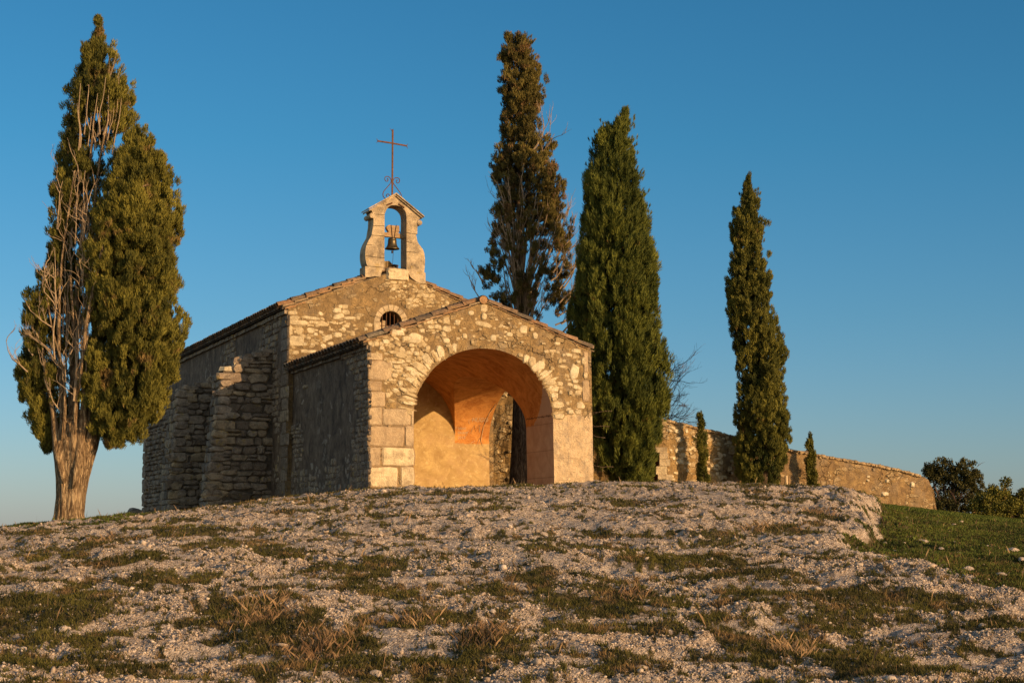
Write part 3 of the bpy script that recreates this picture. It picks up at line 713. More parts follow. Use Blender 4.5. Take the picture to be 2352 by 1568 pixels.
# --- porch walls
UR, EZ, AP, AU0, PW = 5.60, 4.36, 5.40, 2.79, 7.20
mb = MB(); prof = [(-.03, 0), (0, EZ), (AU0, AP), (UR - .02, EZ), (UR + .05, 0)]
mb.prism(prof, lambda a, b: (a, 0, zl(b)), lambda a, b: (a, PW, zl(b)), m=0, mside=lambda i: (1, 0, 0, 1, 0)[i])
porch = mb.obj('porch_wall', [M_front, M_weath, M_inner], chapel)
ARCH = [(1.048, 2.714), (1.11, 3.07), (1.268, 3.41), (1.588, 3.829), (2.019, 4.122), (2.401, 4.26), (2.785, 4.306), (3.228, 4.271), (3.674, 4.111), (4.066, 3.832), (4.348, 3.475), (4.516, 3.061), (4.575, 2.80)]
arch = [(1.06, .9), (1.055, 1.5), (1.05, 2.2)] + catmull(ARCH, 5) + [(4.585, 2.2), (4.6, 1.5), (4.605, .9)]
mb = MB(); mb.prism(arch, lambda a, b: (a, -.5, zl(b)), lambda a, b: (a, 7.0, zl(b)), m=2)
cut(porch, mb.obj('cut', [M_front, M_weath, M_inner], chapel))
side = [(1.71, .9), (1.71, 2.4)] + [(4.37 - 2.66 * math.cos(t), 2.4 + 1.62 * math.sin(t)) for t in np.linspace(.06, math.pi - .06, 40)] + [(7.02, 2.4), (7.02, .9)]
mb = MB(); mb.prism(side, lambda a, b: (2.8, a, zl(b)), lambda a, b: (6.6, a, zl(b)), m=2)
cut(porch, mb.obj('cut', [M_front, M_weath, M_inner], chapel))
porch.data.set_sharp_from_angle(angle=math.radians(28))
porch.data.polygons.foreach_set('use_smooth', [True] * len(porch.data.polygons))

# --- stones bedded in the porch front
def q2(cx, cy): return (1300 + cx / 1.845) / 1.6327, (1050 + cy / 1.845) / 1.6327
SC2 = 1 / 1.845 / 1.6327
def fs(mb, cx, cy, w_, h_, rot=0, prot=.02, t=None, W_=0.0, conv=q2, sc=SC2, jag=.14, sq=.72, m=0):
    u, z = onfront(*conv(cx, cy), w_=W_); u2, _ = onfront(conv(cx, cy)[0] + w_ * sc, conv(cx, cy)[1], w_=W_); _, z2 = onfront(conv(cx, cy)[0], conv(cx, cy)[1] - h_ * sc, w_=W_)
    stone(mb, (u, W_, zl(z)), (1, 0, 0), (0, 0, 1), (0, -1, 0), 0, 0, abs(u2 - u), abs(z2 - z), prot, -math.radians(rot), R() if t is None else t, jag, sq=sq, m=m, halo=True)
st = MB()
PS = [(950,195,48,50,0),(948,250,35,45,0),(857,228,36,28,0),(690,282,46,46,0),(765,295,30,34,0),(950,306,98,30,10),(690,338,58,38,0),(628,322,45,24,5),(580,325,40,26,0),(585,350,45,14,-5),(470,402,80,62,0),(570,285,45,36,0),(350,365,82,38,0),
 (410,405,46,36,0),(268,395,36,18,0),(270,425,42,30,0),(445,452,42,24,0),(670,378,28,24,0),(625,397,26,20,0),(785,350,18,22,0),(815,388,32,36,0),(690,420,42,30,0),(1125,377,40,30,0),(1223,338,50,50,0),(1278,342,26,24,0),(1185,380,22,22,0),
 (1302,385,32,42,0),(1015,400,36,36,0),(868,432,22,36,0),(375,518,82,42,0),(430,507,46,22,0),(482,508,36,28,0),(315,500,52,20,0),(645,492,50,80,-18),(600,520,40,66,-25),(556,548,50,74,-40),(512,604,100,44,28),(350,570,78,15,0),(345,600,52,28,0),
 (352,628,52,20,0),(372,715,36,32,0),(285,795,30,32,0),(440,615,64,30,10),(745,465,26,46,0),(1240,545,36,56,10),(1282,560,50,62,20),(1325,597,84,56,-25),(1370,650,52,44,-20),(1410,705,58,50,-10),(1430,752,62,38,5),(1436,800,46,40,0),(1462,856,64,30,0),(1480,775,20,24,0),
 (1585,490,62,28,0),(1535,518,42,24,0),(1602,567,26,18,0),(1490,598,46,18,0),(1575,635,52,98,10),(1420,490,40,18,0),(1380,495,32,22,0),(1620,868,50,40,0),(1600,912,40,30,0),(1548,912,40,28,0),(440,690,60,40,25),(470,650,60,50,40),(395,760,70,26,20),(440,790,78,22,20),
 (436,820,80,22,16),(425,850,84,26,8),(470,720,46,34,40),(1500,520,20,18,0),(1460,500,22,16,0),(1475,560,22,36,10),(1455,440,34,20,0),(1360,440,26,16,0),(1095,430,22,16,0),(1060,400,18,14,0),(925,340,20,14,0),(540,300,24,22,0),(505,455,26,22,0),
 (320,380,30,24,0),(240,470,30,26,0),(205,440,34,30,0),(500,540,34,24,30),(560,470,28,30,0),(700,455,40,18,-12),(1640,560,34,50,0),(1650,660,30,40,0),(1580,700,40,26,0),(1590,740,48,30,10),(1600,780,40,34,0),(1545,780,26,30,0),(1500,560,30,22,0),
 (330,660,40,26,10),(400,660,36,22,10),(300,690,34,22,0),(340,760,40,20,12),(300,620,34,22,0),(280,560,30,18,0),(520,350,30,24,0),(500,320,30,20,0),(390,345,34,22,0),(640,285,24,24,0),(1210,430,20,14,0),(1420,610,30,26,0),(1200,520,34,26,10)]
for a in PS: fs(st, *a, prot=RU(.015, .04), t=RU(.45, 1) if a[2] * a[3] > 900 else RU(.1, .9))
# small rubble: dense in the left spandrel, sparse at the right and the top
for k in range(230):
    cx, cy = RU(160, 600), RU(395, 860)
    if cy > 500 + (600 - cx) * .95 + 60 or (cx < 260 and cy > 520) or R() < .15: continue
    fs(st, cx, cy, RU(14, 40), RU(9, 26), RU(-10, 40), prot=RU(.004, .014), t=RU(0, .8))
for k in range(38):
    cx, cy = RU(1380, 1680), RU(430, 900)
    if cy < 380 + (cx - 1380) * .42 + 30 or cx < 1400 + max(0, cy - 620) * .5: continue
    fs(st, cx, cy, RU(12, 36), RU(9, 26), RU(-20, 20), prot=RU(.003, .012), t=RU(0, .8))
for k in range(60):
    fs(st, RU(560, 1250), RU(260, 440), RU(8, 22), RU(7, 16), 0, prot=RU(.002, .008), t=RU(.2, .9)) if R() < .8 else None
# voussoir slabs round the arch
cpt = [onfront(*q2(x, y)) for x, y in [(0, 0)]]
for i in range(64):
    a = math.pi * (i + .5) / 64
    ex, ez = 2.81 - 1.77 * math.cos(a), 2.70 + 1.62 * math.sin(a)
    if (1.2 < a < 2.1 and R() < .85) or R() < .3: continue
    ln = RU(.12, .36); th = RU(.05, .13); nx_, nz_ = -math.cos(a), math.sin(a) * 1.05
    stone(st, (ex + nx_ * (ln / 2 + .02), 0, zl(ez + nz_ * (ln / 2 + .02))), (1, 0, 0), (0, 0, 1), (0, -1, 0), 0, 0, ln, th, RU(.01, .035), math.atan2(nz_, nx_) + RU(-.16, .16), RU(.1, .95), .16, halo=True)
absorb(porch, st, M_pale)
# dressed blocks of the left pier, a few at the right corner
ab = MB()
for (x0, y0, x1, y1, t) in [(152,505,245,553,.55),(152,560,316,692,.35),(152,700,240,766,.12),(153,772,264,876,.30),(153,882,243,1002,.4),(249,890,440,1004,.42),(446,900,463,1004,.5),(153,1011,396,1148,.18),(403,1011,463,1150,.35),(156,1158,232,1286,.3),(246,1158,466,1285,.98),(156,1293,350,1434,.9),(376,1293,467,1430,.8),
                            (1640,505,1668,640,.35),(1630,700,1678,836,.25)]:
    fs(ab, (x0 + x1) / 2, (y0 + y1) / 2, x1 - x0 - 3, y1 - y0 - 4, 0, prot=RU(.012, .03), t=t, jag=.035, sq=.95)
for (x0, z0, x1, z1, t) in [(4.64, 1.15, 5.62, 1.72, .78), (4.62, 1.75, 5.60, 2.3, .7), (4.60, 2.33, 5.0, 2.80, .72), (5.03, 2.33, 5.6, 2.84, .62)]:
    pass
absorb(porch, ab, M_ashl)
# rubble showing on the shaded side of the porch
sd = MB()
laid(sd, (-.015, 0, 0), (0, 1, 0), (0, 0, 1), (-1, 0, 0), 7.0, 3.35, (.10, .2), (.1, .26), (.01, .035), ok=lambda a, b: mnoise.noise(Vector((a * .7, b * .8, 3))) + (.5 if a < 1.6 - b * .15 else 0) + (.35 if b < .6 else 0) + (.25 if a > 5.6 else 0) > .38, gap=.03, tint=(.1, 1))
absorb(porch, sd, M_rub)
# threshold block in the side opening, scratched graffiti on the limewash
mb = MB(); stone(mb, (5.3, 6.2, zl(1.0)), (1, 0, 0), (0, 1, 0), (0, 0, 1), 0, 0, 1.5, 1.1, .17, 0, .8, .05, sq=.95)
mb.obj('threshold', [M_ashl], porch)
def soffit_y(z):            # depth of the side arch's back curve at height z
    s_ = min(max((z - 2.4) / 1.62, 0), .99); return 4.37 + 2.66 * math.cos(math.asin(s_)) if z > 2.4 else 7.02
def scratch(text, u, z, size):
    cu = bpy.data.curves.new('t', 'FONT'); cu.body = text; cu.size = size; cu.resolution_u = 2
    to = bpy.data.objects.new('t', cu); C.objects.link(to); bpy.context.view_layer.update()
    me = bpy.data.meshes.new_from_object(to.evaluated_get(bpy.context.evaluated_depsgraph_get()))
    bpy.data.objects.remove(to); bpy.data.curves.remove(cu)
    for v in me.vertices:
        zz = z + v.co.y; v.co = Vector((u + v.co.x, soffit_y(zz) - .008, zl(zz)))
    me.materials.clear(); me.materials.append(M_board); link('scratched_writing', me, porch)
scratch('HUGO', 5.02, 3.02, .16); scratch('IANIS', 4.66, 2.80, .10); scratch('SIHAM', 4.66, 2.68, .10); scratch('2015', 4.68, 2.55, .11)
mb = MB()
def line(pts, r=.006): mb.tube([(u, soffit_y(z) - .004, zl(z)) for u, z in pts], r, 4, cap=False)
line([(4.60 + .03 * 1.0 * (16 * math.sin(t) ** 3) / 16, 2.845 + .03 * (13 * math.cos(t) - 5 * math.cos(2 * t) - 2 * math.cos(3 * t)) / 16) for t in np.linspace(0, 6.28, 14)], .005)
line([(5.05, 2.72), (5.12, 2.93), (5.19, 2.76), (5.27, 2.95), (5.31, 2.74)]); line([(5.25, 2.35), (5.33, 2.6), (5.42, 2.35)])
line([(5.36, 2.45), (5.40, 2.9), (5.47, 3.25), (5.55, 3.5)], .009); line([(4.9, 2.6), (4.98, 2.78)]); line([(5.08, 2.45), (5.2, 2.5)]); line([(4.98, 2.95), (4.92, 3.05), (4.99, 3.08)])
absorb(porch, mb, M_board)

# --- nave walls
NU0, NU1, NE, NA, NW0, NW1 = -.16, 5.74, 6.02, 7.12, 7.05, 26.0
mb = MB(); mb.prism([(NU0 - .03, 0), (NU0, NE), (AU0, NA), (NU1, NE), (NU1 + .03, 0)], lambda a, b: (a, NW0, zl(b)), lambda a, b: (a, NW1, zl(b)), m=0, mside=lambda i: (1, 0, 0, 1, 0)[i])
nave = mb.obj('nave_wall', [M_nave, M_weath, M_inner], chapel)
wu, wz, wr = 2.73, 5.70, .315
win = [(wu - wr, 5.2), (wu - wr, wz)] + [(wu - wr * math.cos(t), wz + wr * 1.02 * math.sin(t)) for t in np.linspace(.1, math.pi - .1, 16)] + [(wu + wr, wz), (wu + wr, 5.2)]
mb = MB(); mb.prism(win, lambda a, b: (a, 6.9, zl(b)), lambda a, b: (a, 7.62, zl(b)), m=0)
cut(nave, mb.obj('cut', [M_nave], chapel))
wn = empty('window', (0, 0, 0)); wn.parent = chapel
mb = MB()
ring = []
for i in range(9):
    t0, t1 = math.pi * i / 9 + .02, math.pi * (i + 1) / 9 - .02; r0, r1 = wr + .01, wr + .17
    P = [(wu - r * math.cos(t), wz + r * 1.02 * math.sin(t)) for r, t in ((r0, t0), (r0, (t0 + t1) / 2), (r0, t1), (r1, t1), (r1, (t0 + t1) / 2), (r1, t0))]
    mb.prism(P, lambda a, b: (a, 7.035, zl(b)), lambda a, b: (a, 7.2, zl(b)), tint=RU(.3, .7))
mb.box(wu - wr - .17, wu - wr - .01, 7.035, 7.2, zl(5.3), zl(wz), .5); mb.box(wu + wr + .01, wu + wr + .17, 7.035, 7.2, zl(5.3), zl(wz), .5)
mb.obj('window_frame', [M_bel], wn)
mb = MB()
for i, x in enumerate((-.22, -.11, .0, .13, .22)): mb.tube([(wu + x, 7.14, zl(5.25)), (wu + x + RU(-.01, .01), 7.14, zl(wz + math.sqrt(max(0, wr * wr - x * x)) - .01))], .012, 6)
for z in (5.50, 5.62): mb.tube([(wu - wr, 7.13, zl(z)), (wu + wr, 7.13, zl(z))], .011, 6)
mb.obj('window_grille', [M_rust], wn)
mb = MB()
for x, a, l in ((-.2, 0, .45), (-.12, .03, .5), (-.05, -.02, .5), (.1, .9, .4), (.16, -.9, .35)):
    c_, s_ = math.cos(a), math.sin(a); mb.box(wu + x - .03, wu + x + .03, 7.42 + x * .1, 7.44 + x * .1, zl(5.3), zl(5.3 + l), .6)
    for k in range(len(mb.v) - 8, len(mb.v)):
        v = mb.v[k]; dx, dz = v[0] - (wu + x), v[2] - zl(5.55); mb.v[k] = (wu + x + dx * c_ - dz * s_, v[1], zl(5.55) + dx * s_ + dz * c_)
mb.obj('broken_shutter', [M_board], wn)
mb = MB(); mb.box(wu - wr - .1, wu + wr + .1, 7.56, 7.60, zl(5.1), zl(6.1)); mb.obj('unlit_room_panel', [M_dark], wn)  # near-black panel: the darkness of the unlit room is put into its colour

# --- stones bedded in the nave front
def q5(cx, cy): return (1050 + cx / 5.2275) / 1.6327, (1050 + cy / 5.2275) / 1.6327
def q6(cx, cy): return (1380 + cx / 5.226) / 1.6327, (1000 + cy / 5.226) / 1.6327
SC5 = 1 / 5.2275 / 1.6327
st = MB()
for a in [(262,642,150,72,0),(278,740,180,72,0),(360,832,360,90,4),(790,855,262,80,6),(1120,600,155,92,4),(1268,530,112,82,0),(1285,628,132,86,6),(1150,712,190,90,-20),(1360,747,195,52,-4),(828,762,80,46,20),(620,745,300,48,4),(610,985,140,92,0),(212,975,62,165,0),(382,990,140,145,0),(490,1255,62,62,0),
          (932,1132,170,96,-25),(1130,1072,150,92,0),(990,1242,110,60,0),(850,1292,90,80,0),(1740,880,130,62,0),(1680,965,60,60,0),(800,660,80,60,20),(1300,900,90,50,0),(1250,960,80,60,30),(700,1060,70,50,0),(560,1130,80,60,0),(1420,1060,90,60,0),(1530,740,70,60,0),(1180,520,70,60,0),
          (620,1400,160,50,-5),(480,1390,120,60,0),(300,1420,120,60,0),(1180,980,60,30,0),(720,900,60,40,0),(1000,830,60,30,0)]:
    fs(st, *a, prot=RU(.01, .025), t=RU(.45, 1), W_=NW0, conv=q5, sc=SC5)
fs(st, 322, 1192, 275, 185, 0, prot=.02, t=.7, W_=NW0, conv=q5, sc=SC5, jag=.04, sq=.95)
for a in [(500,305,122,50,5),(630,300,92,40,0),(440,390,60,50,20),(390,325,80,40,0),(375,260,80,30,0),(492,440,82,60,-20),(1045,495,112,62,0),(1130,575,92,62,0),(810,720,92,54,0),(830,650,62,62,0),(920,655,92,50,-30),(920,760,122,36,0),(1180,690,122,60,-10),(820,780,60,30,0),(1260,570,100,80,0),
          (1000,570,82,60,0),(540,390,110,86,0),(620,570,60,60,0),(770,650,60,52,0),(900,380,60,50,0),(960,450,40,30,0),(820,350,70,50,0),(720,380,60,40,0),(700,300,50,30,0),(1080,400,80,40,30),(1180,450,60,40,30),(1350,700,90,50,0),(1550,700,80,50,30),(1470,790,60,60,0)]:
    fs(st, *a, prot=RU(.008, .022), t=RU(.2, .85), W_=NW0, conv=q6, sc=SC5)
for k in range(120):
    cx, cy = RU(430, 1600), RU(300, 820)
    if cy < 240 + (cx - 1000) * .62 or (cx < 760 and cy > 650): continue
    fs(st, cx, cy, RU(26, 70), RU(20, 46), RU(-20, 20), prot=RU(.004, .014), t=RU(0, .6), W_=NW0, conv=q6, sc=SC5)
for k in range(120):
    cx, cy = RU(200, 1500), RU(780, 1450)
    if cy > 1500 - (cx - 150) * .33: continue
    fs(st, cx, cy, RU(26, 90), RU(20, 50), RU(-20, 20), prot=RU(.004, .014), t=RU(0, .7), W_=NW0, conv=q5, sc=SC5)
absorb(nave, st, M_pale)
# shaded flank of the nave: quoins and bare patches
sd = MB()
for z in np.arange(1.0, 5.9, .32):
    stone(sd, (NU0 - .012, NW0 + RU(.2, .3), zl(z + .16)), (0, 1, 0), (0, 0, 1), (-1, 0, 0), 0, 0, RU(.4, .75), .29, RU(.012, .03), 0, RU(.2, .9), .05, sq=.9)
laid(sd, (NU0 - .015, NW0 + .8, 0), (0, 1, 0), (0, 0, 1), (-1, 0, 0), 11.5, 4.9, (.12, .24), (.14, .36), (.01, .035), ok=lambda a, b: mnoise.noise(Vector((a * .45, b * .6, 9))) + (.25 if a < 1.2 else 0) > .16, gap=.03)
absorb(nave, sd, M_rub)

# --- rubble buttresses and the ruined side chapel on the shaded flank
def zig(pl, fn):   # convert picture outline on a front-parallel plane to (u,z)
    return [onfront(x, y, w_=fn) for x, y in pl]
def inside(poly, x, y):
    c_ = False; n = len(poly); j = n - 1
    for i in range(n):
        if (poly[i][1] > y) != (poly[j][1] > y) and x < (poly[j][0] - poly[i][0]) * (y - poly[i][1]) / (poly[j][1] - poly[i][1] + 1e-9) + poly[i][0]: c_ = not c_
        j = i
    return c_
def buttress(name, pl, wf, depth, lit=False):
    """pl: outline of the face looking down the slope, wf its depth in the chapel frame"""
    P = zig(pl, wf)
    P[-1] = (NU0 + .05, 0.2); P[0] = (NU0 + .05, P[0][1]); P[-2] = (P[-2][0] - .03, 0.2)
    mb = MB(); mb.prism(P, lambda a, b: (a, wf, zl(b)), lambda a, b: (a, wf + depth, zl(b)), m=0)
    o_ = mb.obj(name, [M_mort], chapel)
    s_ = MB(); u0 = min(a for a, b in P); z0 = .25; z1 = max(b for a, b in P)
    laid(s_, (u0, wf, zl(z0)), (1, 0, 0), (0, 0, 1), (0, -1, 0), NU0 - u0, z1 - z0, (.14, .30), (.18, .55), (.02, .09), ok=lambda a, b: inside(P, a + u0, b + z0), gap=.025, jag=.15)
    # outer flank follows the batter
    edge = sorted([(b, a) for a, b in P[1:-1]])
    def ue(z): return float(np.interp(z, [e[0] for e in edge], [e[1] for e in edge]))
    z = z0; eb = [e for e in edge]
    while z < z1 - .1:
        h = RU(.14, .3); uu = ue(z + h / 2); y_ = 0
        if uu < NU0 - .1:
            while y_ < depth:
                wd = RU(.2, .5); stone(s_, (uu, wf + min(y_ + wd / 2, depth - .05), zl(z + h / 2)), (0, 1, 0), (0, 0, 1), (-1, 0, 0), 0, 0, wd, h - .02, RU(.02, .08), RU(-.06, .06), R(), .14); y_ += wd
            stone(s_, (uu + .1, wf - .01, zl(z + h / 2)), (1, 0, 0), (0, 0, 1), (0, -1, 0), 0, 0, RU(.3, .5), h - .02, RU(.04, .09), 0, RU(.4, 1), .1)
        z += h
    # loose capping stones
    for (a0, b0), (a1, b1) in zip(P[:-2], P[1:-1]):
        L_ = math.hypot(a1 - a0, b1 - b0); k = max(1, int(L_ / .28))
        for j in range(k):
            for q in range(max(2, int(depth / .33))):
                t = (j + .5) / k; a_, b_ = a0 + (a1 - a0) * t, b0 + (b1 - b0) * t
                if abs(a1 - a0) < .12: continue
                stone(s_, (a_ + RU(-.04, .04), wf + .12 + q * .33, zl(b_ - .02)), (1, 0, 0), (0, 1, 0), (0, 0, 1), 0, 0, RU(.24, .36), RU(.26, .38), RU(.05, .14), 0, R(), .16)
    absorb(o_, s_, M_rub); return o_
b2 = buttress('buttress', [(611, 800), (598, 812), (580, 820), (560, 826), (543, 834), (538, 848), (513, 851), (510, 900), (504, 955), (497, 1000), (491, 1050), (484, 1101), (480, 1156), (614, 1156)], 8.6, .95)
cap = MB(); stone(cap, (-1.42, 8.85, zl(4.40)), (1, 0, 0), (0, 1, 0), (0, 0, 1), 0, 0, .42, .5, .10, 0, .9, .14); stone(cap, (-1.12, 8.8, zl(4.46)), (1, 0, 0), (0, 1, 0), (0, 0, 1), 0, 0, .3, .45, .14, 0, .75, .14)
cap.obj('capping_stone', [M_pale], b2, label='pale capping stones catching the sun')
b1 = buttress('buttress', [(515, 852), (505, 862), (494, 879), (470, 882), (445, 888), (420, 892), (417, 905), (411, 955), (408, 1000), (403, 1050), (397, 1110), (391, 1166), (500, 1166)], 13.6, 1.6)
# ruined side chapel: a rubble box running back from the second buttress
uo = -1.72
an = [(15.2, .2), (15.2, 4.15), (17.0, 3.95), (18.6, 3.55), (19.6, 3.28), (19.75, .2)]
mb = MB(); mb.prism(an, lambda a, b: (uo, a, zl(b)), lambda a, b: (NU0 + .05, a, zl(b))); annex = mb.obj('side_chapel_wall', [M_mort], chapel)
s_ = MB(); laid(s_, (uo, 15.2, zl(.15)), (0, 1, 0), (0, 0, 1), (-1, 0, 0), 4.35, 4.1, (.10, .2), (.13, .36), (.02, .09), ok=lambda a, b: b + .15 < np.interp(a + 15.2, [15.2, 17, 18.6, 19.6], [4.15, 3.95, 3.55, 3.28]), gap=.03, jag=.17, tint=(.15, .75))
z = -.1
while z < 3.2:
    h = RU(.35, .5); stone(s_, (uo - .01, 19.5, zl(z + h / 2)), (0, 1, 0), (0, 0, 1), (-1, 0, 0), 0, 0, .5, h - .015, .07, 0, .6, .03, sq=.95); z += h
for k in range(34):
    a_ = 15.3 + 4.4 * (k % 17) / 17; stone(s_, (uo + .18 + (k // 17) * .35, a_, zl(float(np.interp(a_, [15.2, 17, 18.6, 19.6], [4.12, 3.92, 3.52, 3.25])))), (0, 1, 0), (1, 0, 0), (0, 0, 1), 0, 0, RU(.2, .36), RU(.25, .4), RU(.05, .16), 0, R(), .17)
absorb(annex, s_, M_rub)

# --- tiled roofs
def tiled(mb, u0, z0, u1, z1, w0, w1, sp=.27, cl=.42, r=.085, over=.0):
    """canal tiles: columns along the depth, each tile running down the slope from (u1,z1) ridge to (u0,z0) eave"""
    du, dz = u0 - u1, z0 - z1; L_ = math.hypot(du, dz); du /= L_; dz /= L_; nu, nz = -dz * (1 if du < 0 else -1), abs(du)
    nu = (dz if du > 0 else -dz); nz = abs(du)
    if du > 0: nu, nz = -dz, du
    else: nu, nz = dz, -du
    k = int((w1 - w0) / sp)
    for i in range(k + 1):
        wc = w0 + i * (w1 - w0) / k; s0 = 0.0; j = 0
        while s0 < L_ + over - .05:
            ln = min(cl + .07, L_ + over - s0 + .02); lift = .012 + RU(-.006, .01); wj = RU(-.014, .014); t = R(); rr = r * RU(.93, 1.07)
            for cover in (1, 0):
                cw = wc + (0 if cover else sp / 2) + wj; vs = []; n = 6
                for e, (ss, rk, lf) in enumerate(((s0 - .02, .86, lift * .4), (s0 + ln, 1.08, lift + .022))):
                    for q in range(n + 1):
                        a = math.pi * q / n; hh = math.sin(a) * rr * rk; ww = math.cos(a) * rr * rk * 1.25
                        if not cover: hh = -math.sin(a) * rr * .5 * rk + .03; lf = 0
                        hgt = lf + hh + (.035 if cover else 0)
                        vs.append((u1 + du * ss + nu * hgt, cw + ww, zl(z1 + dz * ss + nz * hgt)))
                m_ = n + 1
                th = -.022
                vs2 = [(v[0] + nu * th, v[1], v[2] + nz * th) for v in vs]
                b = len(mb.v); fs_ = []
                for q in range(n):
                    fs_ += [(q, q + 1, m_ + q + 1, m_ + q), (2 * m_ + q, 3 * m_ + q, 3 * m_ + q + 1, 2 * m_ + q + 1), (m_ + q, m_ + q + 1, 3 * m_ + q + 1, 3 * m_ + q)]
                fs_ += [(0, m_, 3 * m_, 2 * m_), (n, 2 * m_ + n, 3 * m_ + n, m_ + n)]
                mb.add(vs + vs2, fs_, t)
            s0 += cl; j += 1
def roof(name, ul, ur, ze_l, ze_r, za, w0, w1, sag=0):
    t = .07
    mb = MB()
    mb.prism([(ul, ze_l), (AU0, za), (ur, ze_r), (ur, ze_r - t), (AU0, za - t - .03), (ul, ze_l - t)], lambda a, b: (a, w0, zl(b)), lambda a, b: (a, w1, zl(b)))
    o_ = mb.obj(name, [M_mort], chapel)
    tl = MB(); tiled(tl, ul - .06, ze_l - .01, AU0, za + .02, w0 + .12, w1 - .1); tiled(tl, ur + .02, ze_r - .0, AU0, za + .02, w0 + .12, w1 - .1)
    # ridge tiles
    y_ = w0
    while y_ < w1:
        n = 8; vs = []
        for yy, rk in ((y_, 1.1), (y_ + .46, .9)):
            for q in range(n + 1):
                a = math.pi * q / n; vs.append((AU0 + math.cos(a) * .13 * rk, yy, zl(za + .02 + math.sin(a) * .12 * rk)))
        tl.add(vs, [(q, q + 1, n + 2 + q, n + 1 + q) for q in range(n)], R()); y_ += .4
    tl.obj('roof_tile', [M_tile], o_, recalc=False)
    return o_
sl_p = (AP - EZ) / AU0
pr = roof('porch_roof', -.16, UR + .01, EZ - .16 * sl_p + .03, EZ - .01 * sl_p + .02, AP + .03, .02, NW0 + .02)
sl_n = (NA - NE) / (AU0 - NU0)
nr = roof('nave_roof', NU0 - .17, NU1 + .12, NE - .17 * sl_n + .04, NE - .12 * sl_n + .04, NA + .04, NW0 + .02, NW1 + .1)
# verge courses: flat worn tiles bedded along the gable slopes
def verge(mb, u0, z0, u1, z1, wf, k, l, t=.035, d=.22, tint=(.0, 1)):
    for i in range(k):
        t0, t1 = i / k, (i + 1.12) / k; a0, a1 = u0 + (u1 - u0) * t0, u0 + (u1 - u0) * t1; b0, b1 = z0 + (z1 - z0) * t0, z0 + (z1 - z0) * t1
        h = t * RU(.8, 1.3); j = RU(-.015, .03)
        mb.prism([(a0, b0 + h * .9), (a1, b1 + h * .15), (a1, b1 + h * 1.15), (a0, b0 + h * 2.0)] if u1 > u0 else [(a0, b0 + h * .9), (a0, b0 + h * 2.0), (a1, b1 + h * 1.15), (a1, b1 + h * .15)],
                 lambda a, b: (a, wf - .03 + j, zl(b)), lambda a, b: (a, wf + d, zl(b)), tint=RU(*tint))
vg = MB(); verge(vg, -.18, EZ - .075, AU0 - .05, AP - .01, 0, 9, .4); verge(vg, UR + .06, EZ - .04, AU0 + .05, AP - .01, 0, 16, .2, t=.018, tint=(.4, 1))
vg.tube([(AU0 - .02, -.06, zl(AP + .06)), (AU0 - .02, .35, zl(AP + .05))], [.10, .085], 10, .5)
vg.obj('verge_tile', [M_verge], pr)
vg = MB(); verge(vg, NU0 - .15, NE - .06, 1.96, 6.86, NW0, 7, .4, t=.045); verge(vg, NU0 - .10, NE - .13, 1.90, 6.78, NW0 + .02, 8, .4, t=.04, tint=(.3, 1)); vg.obj('verge_tile', [M_verge], nr); vg = MB(); verge(vg, NU1 + .1, NE - .06, 3.7, 6.80, NW0, 14, .2, t=.02, tint=(.4, 1))
vg.obj('verge_tile', [M_verge], nr)
# mortar cornice under the eaves
mb = MB()
for i in range(60):
    y_ = NW0 + .02 + i * .316; mb.box(NU0 - .09 + RU(-.02, .015), NU0 + .02, y_, y_ + .29, zl(NE - .20 + RU(-.01, .01)), zl(NE - .10), RU(.3, .9))
mb.obj('eaves_cornice', [M_rub], nr); mb = MB()
for i in range(22):
    y_ = .02 + i * .318; mb.box(-.08 + RU(-.02, .015), .02, y_, y_ + .30, zl(EZ - .17 + RU(-.01, .01)), zl(EZ - .085), RU(.0, .5))
mb.obj('eaves_cornice', [M_rub], pr)

# --- bell gable
def qb(cx, cy): return (1340 + cx / 4.125) / 1.6327, (700 + cy / 4.125) / 1.6327
def fb(cx, cy, w_=7.05): return onfront(*qb(cx, cy), w_=w_)
B0, B1 = 7.02, 7.54
outer = catmull([(118,1400),(118,1300),(118,1228),(150,1222)][:3], 2) + catmull([(160,1235),(135,1180),(118,1090),(120,1000),(132,925),(162,850),(212,762)], 4) + [(216,752),(240,612),(243,600),(246,500),(246,430),(215,372),(212,362),(585,148)]
right = [(975,480),(925,545),(925,640),(922,738),(905,742)] + catmull([(905,742),(915,800),(935,870),(975,925),(1015,985),(1035,1060),(1042,1160),(1036,1260),(1030,1325)], 3) + [(1050,1338),(1050,1480),(1050,1500)]
op = [(757,1300),(757,900),(757,470)] + catmull([(757,470),(745,400),(700,338),(640,302),(560,290),(500,302),(452,350),(418,430)], 4)[1:] + [(415,900),(415,1300)]
pts_o = [fb(*p) for p in outer + right]
pts_op = [fb(*p) for p in op]
bel = MB()
base_y = 6.55
polyo = pts_o + [fb(*p) for p in [(960,1500),(880,1450),(820,1400),(785,1330),(470,1330),(440,1285),(380,1300),(350,1400),(260,1385),(200,1400)]]
bel.prism(polyo, lambda a, b: (a, B0, zl(b)), lambda a, b: (a, B1, zl(b)))
belfry = bel.obj('bell_gable', [M_bel], chapel)
mb = MB(); mb.prism(pts_op[::-1] if False else pts_op, lambda a, b: (a, B0 - .3, zl(b)), lambda a, b: (a, B1 + .3, zl(b)))
cut(belfry, mb.obj('cut', [M_bel], chapel))
